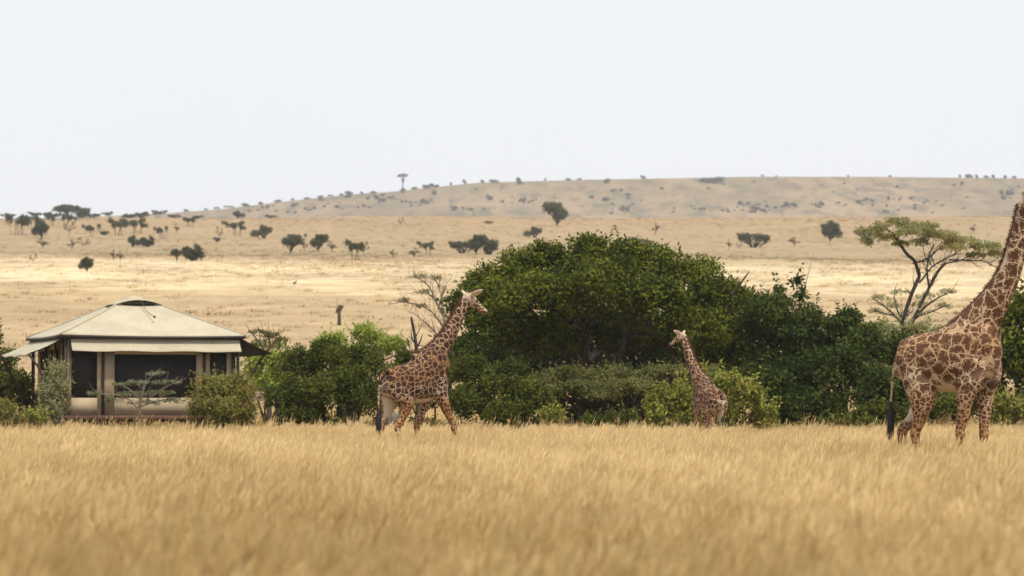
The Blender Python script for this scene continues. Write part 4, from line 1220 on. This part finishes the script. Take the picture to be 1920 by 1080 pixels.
SP = 'thin dry brownish sapling on the far plain'
for row in [
    ('round', 0, 1044, 424, 42, 44, 'lone squarish dark tree on a pale trunk above the great tree'),
    ('flat', 0, 33, 441, 56, 40, 'largest dark spreading tree at the far left of the plain'),
    ('round', 1, 78, 447, 34, 36, 'dark upright tree just right of the largest far-left tree'),
    ('flat', 1, 98, 424, 24, 24, 'small open tree between the far-left trees and the skyline clump'),
    ('flat', 2, 124, 424, 28, 24, 'thin-crowned tree below the big skyline clump'),
    ('sparse', 0, 141, 418, 18, 16, SP), ('sparse', 1, 131, 439, 20, 22, SP), ('sparse', 0, 80, 466, 22, 18, SP), ('sparse', 2, 135, 469, 16, 18, SP), ('sparse', 1, 155, 464, 20, 18, SP),
    ('flat', 0, 173, 445, 28, 24, 'small tree with crown leaning right, left of the wide double tree'),
    ('clump', 0, 196, 441, 16, 8, 'tiny low bush beside the small leaning tree'),
    ('flat', 2, 222, 442, 34, 32, 'left half of the wide double tree on the left plain'),
    ('flat', 1, 258, 438, 44, 28, 'right half of the wide double tree on the left plain'),
    ('clump', 1, 249, 463, 28, 22, 'left bush of the dark pair below the double tree'),
    ('clump', 2, 275, 463, 26, 20, 'right bush of the dark pair below the double tree'),
    ('flat', 0, 303, 449, 22, 24, 'small tree with an oblique crown right of the double tree'),
    ('sparse', 0, 331, 437, 12, 16, SP), ('flat', 2, 356, 425, 28, 20, 'small umbrella-shaped tree near the crest, left of centre of the left plain'),
    ('sparse', 1, 411, 446, 14, 20, SP), ('clump', 0, 407, 454, 12, 9, 'tiny dark bush at the foot of a dry sapling'),
    ('flat', 1, 445, 441, 38, 26, 'umbrella-shaped tree left of the round dark bush'),
    ('clump', 1, 495, 447, 38, 26, 'round dome-like dark bush on the left plain'),
    ('round', 2, 545, 476, 40, 34, 'left and broadest tree of the pair left of the striding giraffe\'s head'),
    ('flat', 0, 563, 455, 20, 16, 'small tree peeping over the broadest of the pair'), ('sparse', 2, 570, 473, 14, 24, SP),
    ('round', 0, 597, 472, 32, 32, 'right tree of the pair, with tangled stems'), ('sparse', 0, 622, 472, 18, 18, SP),
    ('round', 1, 163, 509, 26, 26, 'small lone dark tree lowest on the left plain'), ('sparse', 1, 63, 492, 14, 16, SP), ('sparse', 2, 213, 490, 14, 20, SP), ('sparse', 0, 226, 490, 12, 18, SP),
    ('round', 2, 332, 491, 20, 24, 'small dark bushy tree left of its rounder neighbour'), ('clump', 2, 362, 489, 38, 30, 'rounded greyish bush right of the small bushy tree'),
    ('flat', 2, 666, 488, 34, 38, 'open dark tree left above the thorn tree'), ('sparse', 1, 682, 478, 20, 24, SP), ('sparse', 2, 737, 485, 14, 16, 'tiny mushroom-shaped sapling left of the thorn tree'), ('sparse', 0, 776, 484, 22, 18, SP),
    ('flat', 1, 803, 479, 28, 26, 'small open tree above the bare thorn tree'), ('wide', 0, 868, 475, 50, 22, 'low spreading bush left of the tree clump above the great tree'),
    ('round', 0, 893, 477, 36, 36, 'dark tree in the clump just left of the great tree'), ('clump', 0, 916, 477, 36, 30, 'pale-stemmed bush closest to the great tree'),
    ('wide', 1, 916, 420, 18, 6, 'tiny flat bush below the far hill left of the squarish tree'), ('sparse', 1, 752, 422, 12, 14, SP),
    ('clump', 1, 1003, 446, 32, 22, 'greyish bush showing over the left of the great tree'), ('wide', 2, 1200, 462, 46, 16, 'flat grey bush showing over the right of the great tree'), ('sparse', 2, 1230, 440, 14, 20, SP),
    ('wide', 0, 1413, 464, 56, 26, 'low flat bush on the plain right of the great tree'), ('sparse', 0, 1367, 468, 10, 18, SP), ('sparse', 1, 1387, 468, 10, 16, SP), ('sparse', 2, 1489, 462, 22, 16, SP),
    ('round', 1, 1557, 453, 36, 38, 'vase-shaped dark tree left of the umbrella acacia'), ('wide', 1, 1622, 449, 44, 22, 'greyish bush half hidden by the left of the umbrella acacia'), ('sparse', 0, 1825, 437, 14, 14, SP),
    # along the near skyline at the left
    ('round', 2, 128, 404, 50, 26, 'big dark clump-crowned tree on the left skyline'), ('clump', 0, 152, 405, 34, 22, 'dark bush touching the big skyline tree on its right'), ('clump', 1, 92, 404, 26, 12, 'dark bush touching the big skyline tree on its left'),
    ('wide', 0, 172, 405, 30, 9, 'low bush at the right foot of the skyline clump'), ('wide', 1, 15, 403, 26, 10, 'low dark bush at the far left end of the skyline'), ('flat', 2, 66, 405, 24, 12, 'thin flat tree on the skyline left of the big clump'),
    ('flat', 0, 207, 406, 26, 12, 'thin flat tree on the skyline right of the big clump'), ('clump', 2, 240, 405, 22, 10, 'small skyline bush, first of three towards the hill'), ('wide', 2, 264, 405, 34, 13, 'wider skyline bush, second of three towards the hill'), ('flat', 1, 294, 406, 26, 16, 'thin skyline tree, third of three towards the hill'),
    ('wide', 0, 328, 405, 26, 7, 'flat bush where the crest meets the foot of the hill'), ('clump', 1, 445, 405, 28, 14, 'dark bush on the crest in front of the rising hill'), ('wide', 2, 508, 405, 24, 6, 'flat dark bush on the crest right of the dark crest bush'),
    ('clump', 0, 370, 406, 20, 6, 'very low bush on the crest below the hill start')]:
    far_tree(*row)

# ---- bushes on the far hill
GH = 'bushes dotted over the far hill'
def hill_proto(seed):
    r = np.random.default_rng(seed)
    k = r.integers(3, 6)
    lb = np.array([(r.normal(0, 1.6), r.normal(0, 1.0), r.uniform(.8, 2.4), r.uniform(1.2, 2.0), 1.4, r.uniform(1.0, 1.6)) for _ in range(k)])
    co, fc, tn = crown(lb, L=.75, W=.45, cov=1.1, subs=6, r=r, spike=.3, inner=.6)
    return fast_mesh('bush', co, fc, LEAF_HILL, False, tn), np.ptp(co[:, 0]), co[:, 2].max()
HP = [hill_proto(i) for i in range(6)]
def hill_bush(px, py, w, h, label, r):
    p = hit(px, py, Hhill, 1400, HILL_Y)
    me, pw, ph = HP[r.integers(0, 6)]
    s = F / p[1]
    o = link('bush', me)
    o.location = (p[0], p[1], p[2] - .3)
    o.rotation_euler = (0, 0, r.uniform(0, 6.28))
    o.scale = (w / s / pw, w / s / pw, h / s / ph)
    tag(o, label, 'bush', GH)
r = np.random.default_rng(21)
HL = 'small grey-green bush dotted on the far hillside'
HR = 'small dark bush on the skyline of the far hill'
for px, w, h in ((655, 20, 9), (677, 12, 6), (700, 16, 5), (800, 26, 10), (776, 16, 7), (818, 14, 6), (845, 9, 8), (870, 12, 11), (905, 22, 6), (928, 26, 7), (972, 13, 10), (1023, 7, 7), (1065, 14, 5), (1085, 12, 5), (1207, 11, 8), (1430, 7, 6), (1455, 6, 4), (1590, 7, 5),
                 (1668, 8, 5), (1800, 14, 7), (1815, 16, 9), (1830, 14, 8), (1850, 14, 6), (1862, 8, 8), (1884, 14, 7), (1902, 12, 6), (600, 16, 6), (575, 18, 5), (548, 14, 6), (520, 20, 7), (490, 16, 6), (460, 22, 7), (430, 22, 6), (405, 18, 6), (385, 16, 5), (350, 14, 6), (640, 12, 5), (620, 14, 5)):
    hill_bush(px, float(np.interp(px, _hx, _hy)) + 1.5, w, h, HR, r)
for px, py, w, h, lab in ((1137, 344, 17, 12, 'dark bush just below the hill skyline above the great tree'), (1335, 342, 46, 13, 'widest bush clump just below the hill skyline right of centre'), (1318, 341, 26, 9, 'small bush leaning on the widest clump below the hill skyline'),
                          (1135, 377, 16, 9, 'dark bush half way up the hill above the great tree'), (1803, 348, 10, 10, 'dark round bush below the right end of the hill skyline')):
    hill_bush(px, py, w, h, lab, r)
THICK = [(620, 385, 40, 5), (560, 395, 30, 4), (780, 380, 24, 4), (700, 372, 30, 3), (860, 394, 26, 4), (1310, 393, 34, 4), (1390, 388, 22, 5), (1500, 388, 40, 3), (1440, 398, 40, 3), (1620, 378, 14, 4), (1690, 372, 30, 3), (1740, 384, 26, 6), (1885, 366, 12, 8), (1160, 395, 24, 4), (970, 378, 16, 3), (500, 392, 40, 5)]
cnt = 0
while cnt < 225:
    if r.random() < .72:                              # thickets
        qx, qy, sx_, sy_ = THICK[r.integers(0, len(THICK))]
        px, py = r.normal(qx, sx_), r.normal(qy, sy_)
    else: px, py = r.uniform(560, 1920), r.uniform(338, 402)
    if py > 403 or py < np.interp(px, _hx, _hy) + 6: continue
    w = r.uniform(4, 11) if r.random() < .85 else r.uniform(12, 19)
    hill_bush(px, py, w, min(w * r.uniform(.4, .75), 11), HL, r)
    cnt += 1
# the one tall tree on the hill's shoulder
p = hit(755, 362, Hhill, 1400, HILL_Y)
s = F / p[1]
lb = np.array([(-1.6, 0, 7.6, 1.9, 1.6, .7), (1.5, .3, 7.9, 2.0, 1.6, .7), (0, -.4, 8.1, 1.8, 1.6, .6), (.3, .3, 5.6, 1.0, 1.0, 1.3), (.5, 0, 1.2, 1.5, 1.3, 1.2), (-.6, 0, .9, 1.2, 1.1, .9)])
co, fc, tn = crown(lb, L=.55, W=.3, cov=1.0, subs=9, r=np.random.default_rng(77), flat=.8, spike=.3, inner=.5)
cm = fast_mesh('crown', co, fc, LEAF_HILL, False, tn)
tm = limbs([l[:3] for l in lb[:4]], .45, (.2, 0, 4.2), np.random.default_rng(78)).mesh('trunk', BARK_DARK)
pw, ph = np.ptp(co[:, 0]), co[:, 2].max()
o = empty('tree', p)
o.scale = (22 / s / pw, 22 / s / pw, 38 / s / ph)
tag(o, 'tall flat-topped tree standing alone on the hill skyline', 'tree')
link('crown', cm, o); link('trunk', tm, o)

# ---- dark bird on the pale plain
p = hit(553, 537)
bird = empty('bird', p)
bird.scale = (.7, .7, .7)
tag(bird, 'tiny dark bird standing alone on the pale plain', 'bird')
BIRD = plain_mat('dark_feathers', (0.03, 0.025, 0.022, 1), (0.07, 0.05, 0.04, 1), 9, .8)
g = MB()
g.tube([(-.34, 0, .36), (-.2, 0, .42), (0, 0, .48), (.12, 0, .56), (.17, 0, .70), (.19, 0, .80), (.25, 0, .83), (.36, 0, .81)], [.03, .10, .14, .11, .055, .045, .05, .008], 10, 4)
for y in (-.06, .06): g.tube([(0, y, .42), (-.02, y, .22), (.01, y, 0), (.06, y, 0)], [.03, .016, .016, .01], 6, 2)
g.build('body', BIRD, bird, True)

# ------------------------------------------------------------------ grass
def grass_mat(name, base, tip, head, redd):
    t = NT(name)
    kind = t.n('Attribute', attribute_name='tint')
    ins = t.n('Attribute', attribute_name='patch')
    ins.attribute_type = 'INSTANCER'
    col = t.ramp(kind.outputs['Fac'], [(0.0, base), (0.45, tip), (0.55, head), (1.0, redd)])
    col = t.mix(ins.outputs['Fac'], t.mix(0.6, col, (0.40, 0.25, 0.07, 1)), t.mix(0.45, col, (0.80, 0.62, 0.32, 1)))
    t.l(col, t.bsdf.inputs['Base Color'])
    t.bsdf.inputs['Roughness'].default_value = 0.6
    t.bsdf.inputs['Specular IOR Level'].default_value = 0.15
    tr = t.n('BsdfTranslucent')
    t.l(col, tr.inputs[0])
    ms = t.n('MixShader')
    ms.inputs[0].default_value = 0.45
    t.l(t.bsdf.outputs[0], ms.inputs[1])
    t.l(tr.outputs[0], ms.inputs[2])
    t.l(ms.outputs[0], t.out.inputs[0])
    return t.m

def tuft(r, stems, blades, hgt, spread, headsize, lean):
    """triangles and quads of one grass tuft; returns co, quads, tint"""
    V, Q, T = [], [], []
    n = 0
    def strip(p0, p1, p2, w, side, tn):
        nonlocal n
        V.extend([p0 - side * w, p0 + side * w, p1 - side * w * .8, p1 + side * w * .8, p2 - side * w * .15, p2 + side * w * .15])
        Q.extend([(n, n + 1, n + 3, n + 2), (n + 2, n + 3, n + 5, n + 4)])
        T.extend([tn, tn])
        n += 6
    for i in range(stems + blades):
        st = i < stems
        a = r.uniform(0, 6.283)
        p0 = np.array([r.normal(0, spread), r.normal(0, spread), -.03])
        h = hgt * (r.uniform(.75, 1.12) if st else r.uniform(.35, .8))
        out = np.array([math.cos(a), math.sin(a), 0]) * h * (r.uniform(.02, .11) if st else r.uniform(.08, .35)) + np.array([lean * h, 0, 0]) * r.uniform(.5, 1.3)
        p2 = p0 + out + np.array([0, 0, h])
        p1 = p0 + out * .32 + np.array([0, 0, h * .55])
        b = r.uniform(0, 6.283)
        side = np.array([math.cos(b), math.sin(b), 0])
        strip(p0, p1, p2, .0022 if st else .0042, side, r.uniform(0, .45))
        if st and headsize:
            d = unit((p2 - p1)[None])[0]
            tn = r.uniform(.5, .8) if r.random() < .8 else r.uniform(.8, 1.0)
            for q in range(4):
                s = p2 - d * headsize * r.uniform(0, 1.0)
                e = s + d * headsize * .6 + r.normal(0, 1, 3) * headsize * .09 + np.array([lean, 0, -.02]) * headsize
                w = unit(np.cross(d, r.normal(0, 1, 3))[None])[0] * .0075
                m = (s + e) / 2
                V.extend([s, m + w, e, m - w])
                Q.append((n, n + 1, n + 2, n + 3))
                T.append(tn)
                n += 4
    return np.array(V), np.array(Q), np.array(T)

def grass(name, kinds, pts, scl, patch, mat, seed, label=None):
    """one object: its mesh holds the tufts and the loose points they are set on by geometry nodes"""
    r = np.random.default_rng(seed)
    V, Q, T, G = [], [], [], []
    n = 0
    for gi, (v, q, t) in enumerate(kinds):
        V.append(v); Q.append(q + n); T.append(t); G.append(np.full(len(v), gi))
        n += len(v)
    npt = len(pts)
    me = fast_mesh(name, np.vstack(V + [pts]), np.vstack(Q), mat, False, np.concatenate(T))
    def att(nm, ty, vals, dom='POINT'):
        a = me.attributes.new(nm, ty, dom)
        a.data.foreach_set('vector' if ty == 'FLOAT_VECTOR' else 'value', np.ascontiguousarray(vals).ravel())
    z = np.zeros(n, np.float32)
    att('is_point', 'BOOLEAN', np.concatenate([z > 1, np.ones(npt, bool)]))
    att('tuft_id', 'INT', np.concatenate([np.concatenate(G), np.zeros(npt)]).astype(np.int32))
    att('pick', 'INT', np.concatenate([z, r.integers(0, len(kinds), npt)]).astype(np.int32))
    att('size', 'FLOAT', np.concatenate([z, scl]).astype(np.float32))
    att('patch', 'FLOAT', np.concatenate([z, patch]).astype(np.float32))
    rot = np.zeros((n + npt, 3), np.float32)
    rot[n:, 2] = r.uniform(-.9, .9, npt)
    rot[n:, 0] = r.normal(0, .05, npt)
    att('turn', 'FLOAT_VECTOR', rot)
    o = link(name, me)
    tag(o, label, None, None, 'stuff')
    ng = bpy.data.node_groups.new(name, 'GeometryNodeTree')
    ng.interface.new_socket('Geometry', in_out='INPUT', socket_type='NodeSocketGeometry')
    ng.interface.new_socket('Geometry', in_out='OUTPUT', socket_type='NodeSocketGeometry')
    N, Lk = ng.nodes, ng.links
    gi, go = N.new('NodeGroupInput'), N.new('NodeGroupOutput')
    def na(nm, ty):
        x = N.new('GeometryNodeInputNamedAttribute')
        x.data_type = ty
        x.inputs['Name'].default_value = nm
        return x.outputs['Attribute']
    sepg = N.new('GeometryNodeSeparateGeometry')
    sepg.domain = 'POINT'
    Lk.new(gi.outputs[0], sepg.inputs['Geometry'])
    Lk.new(na('is_point', 'BOOLEAN'), sepg.inputs['Selection'])
    spl = N.new('GeometryNodeSplitToInstances')
    spl.domain = 'POINT'
    Lk.new(sepg.outputs['Inverted'], spl.inputs['Geometry'])
    Lk.new(na('tuft_id', 'INT'), spl.inputs['Group ID'])
    iop = N.new('GeometryNodeInstanceOnPoints')
    Lk.new(sepg.outputs['Selection'], iop.inputs['Points'])
    Lk.new(spl.outputs['Instances'], iop.inputs['Instance'])
    iop.inputs['Pick Instance'].default_value = True
    Lk.new(na('pick', 'INT'), iop.inputs['Instance Index'])
    e2r = N.new('FunctionNodeEulerToRotation')
    Lk.new(na('turn', 'FLOAT_VECTOR'), e2r.inputs[0])
    Lk.new(e2r.outputs[0], iop.inputs['Rotation'])
    Lk.new(na('size', 'FLOAT'), iop.inputs['Scale'])
    Lk.new(iop.outputs[0], go.inputs[0])
    md = o.modifiers.new('grass', 'NODES')
    md.node_group = ng
    return o

def patchiness(x, y, f=1.0):
    v = (np.sin(x * .9 * f + 1.3 * np.sin(y * .23 * f)) + np.sin(y * .35 * f + .8 * np.sin(x * .5 * f)) + np.sin((x * .37 + y * .16) * f + 2) * 1.2 + .7 * np.sin(x * 2.3 * f + y * .7)) / 3.9
    return v

def scatter(r, d0, d1, per_m2, margin, falloff=0.0):
    P = []
    for a in np.arange(d0, d1, 2.0):
        w = (.18 * a + margin) * 2
        n = int(w * 2 * per_m2 * (1 + falloff * max(0, (25 - a) / 25)))
        P.append(np.stack([r.uniform(-w / 2, w / 2, n), r.uniform(a, a + 2, n)], -1))
    P = np.vstack(P)
    return np.column_stack([P, H(P[:, 0], P[:, 1])])

r = np.random.default_rng(31)
STRAW = grass_mat('dry_grass', (0.62, 0.46, 0.19, 1), (0.79, 0.625, 0.32, 1), (0.87, 0.715, 0.42, 1), (0.74, 0.54, 0.28, 1))
KT = [tuft(r, 34, 16, .66, .085, .19, .10) for _ in range(7)] + [tuft(r, 11, 12, .78, .12, .22, .14) for _ in range(2)]
P = scatter(r, 4.0, 92.0, 13.0, 7.0, .6)
pv = patchiness(P[:, 0], P[:, 1])
shade_tint = np.interp(P[:, 1] + 3 * np.sin(P[:, 0] * .7), [8, 14, 22, 34, 60, 92], [-.42, -.34, -.10, .16, .22, .08])   # shaded bases painted into the nearest grass colour, a paler band beyond
sc = .83 + .09 * pv + r.normal(0, .12, len(P))
grass('savanna_grass', KT, P, np.clip(sc, .5, 1.25), np.clip(.52 + .38 * pv + shade_tint + r.normal(0, .13, len(P)), 0, 1), STRAW, 41, 'tall dry golden grass filling the foreground')
# rougher, taller, reddish seeding grass along the edge of the thicket
ROUGH = grass_mat('rough_seeding_grass', (0.26, 0.22, 0.09, 1), (0.42, 0.31, 0.13, 1), (0.42, 0.26, 0.13, 1), (0.20, 0.09, 0.05, 1))
KR = [tuft(r, 9, 12, 1.0, .16, .17, .12) for _ in range(5)]
P = scatter(r, 80.0, 93.0, 1.1, 7.0)
P = P[(patchiness(P[:, 0] * 1.7, P[:, 1] * 3) + r.normal(0, .35, len(P))) > -.15]
grass('seeding_grass', KR, P, r.uniform(.6, 1.1, len(P)), np.clip(r.normal(.35, .25, len(P)), 0, 1), ROUGH, 43, 'rough taller grass with reddish seed heads along the thicket')
# leafy weeds at the feet of the bushes
def weed(r):
    P0, N0 = [], []
    for i in range(9):
        a = r.uniform(0, 6.283)
        dr = unit(np.array([math.cos(a) * .45, math.sin(a) * .45, 1.0]))
        h = r.uniform(.5, 1.0)
        s = np.linspace(.25, 1, 11)[:, None]
        P0.append(dr * h * s + r.normal(0, .035, (11, 3)))
        N0.append(np.tile(dr * .4 + (0, 0, .4), (11, 1)))
    P0, N0 = np.vstack(P0), np.vstack(N0)
    return leaves(P0, N0, r.random(len(P0)), .10, .045, r)
P = scatter(r, 85.0, 92.0, .55, 7.0)
P = P[(patchiness(P[:, 0] * 2.1 + 4, P[:, 1] * 3) + r.normal(0, .35, len(P))) > 0]
grass('undergrowth', [weed(r) for _ in range(5)], P, r.uniform(.6, 1.25, len(P)), r.random(len(P)), LEAF_RUST, 61, 'low leafy weeds at the feet of the bushes')
# thin grass between and beyond the bushes
P = scatter(r, 92.0, 150.0, 1.6, 10.0)
KM = [tuft(r, 24, 26, .7, .22, .14, .12) for _ in range(5)]
grass('plain_grass', KM, P, r.uniform(.7, 1.1, len(P)), np.clip(r.normal(.5, .2, len(P)), 0, 1), STRAW, 47, 'dry grass on the plain behind the thicket')
# scattered grass clumps over the open slope, coloured like the ground they grow on
t = NT('slope_grass')
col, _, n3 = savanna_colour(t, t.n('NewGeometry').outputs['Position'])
kind = t.n('Attribute', attribute_name='tint')
ins = t.n('Attribute', attribute_name='patch')
ins.attribute_type = 'INSTANCER'
col = t.mix(ins.outputs['Fac'], t.mix(0.12, col, (0.20, 0.14, 0.075, 1)), t.mix(0.35, col, (0.85, 0.68, 0.43, 1)))
t.l(col, t.bsdf.inputs['Base Color'])
t.bsdf.inputs['Roughness'].default_value = 0.8
t.bsdf.inputs['Specular IOR Level'].default_value = 0.05
def clump_tuft(r):
    V, Q, T = [], [], []
    n = 0
    for i in range(34):
        a, rr = r.uniform(0, 6.283), r.uniform(0, .55) ** .8
        p = np.array([math.cos(a) * rr, math.sin(a) * rr, -.1])
        h = r.uniform(.10, .26)
        q = p + np.array([math.cos(a) * .5 * rr + .1, math.sin(a) * .5 * rr, h])
        b = r.uniform(0, 6.283)
        sd = np.array([math.cos(b), math.sin(b), 0]) * .03
        V += [p - sd, p + sd, q + sd * .3, q - sd * .3]
        Q.append((n, n + 1, n + 2, n + 3)); T.append(r.random()); n += 4
    return np.array(V), np.array(Q), np.array(T)
r = np.random.default_rng(53)
K = [clump_tuft(r) for _ in range(5)]
P = np.vstack([scatter(r, 150.0, 420.0, .22, 14.0), scatter(r, 420.0, 890.0, .06, 20.0)])
keep = (patchiness(P[:, 0] * .21, P[:, 1] * .13) + r.normal(0, .4, len(P))) > -.2
P = P[keep]
grass('slope_grass', K, P, r.uniform(.6, 1.5, len(P)), np.clip(r.normal(.4, .3, len(P)), 0, 1), t.m, 59, 'tussocks of dry grass over the open slope')
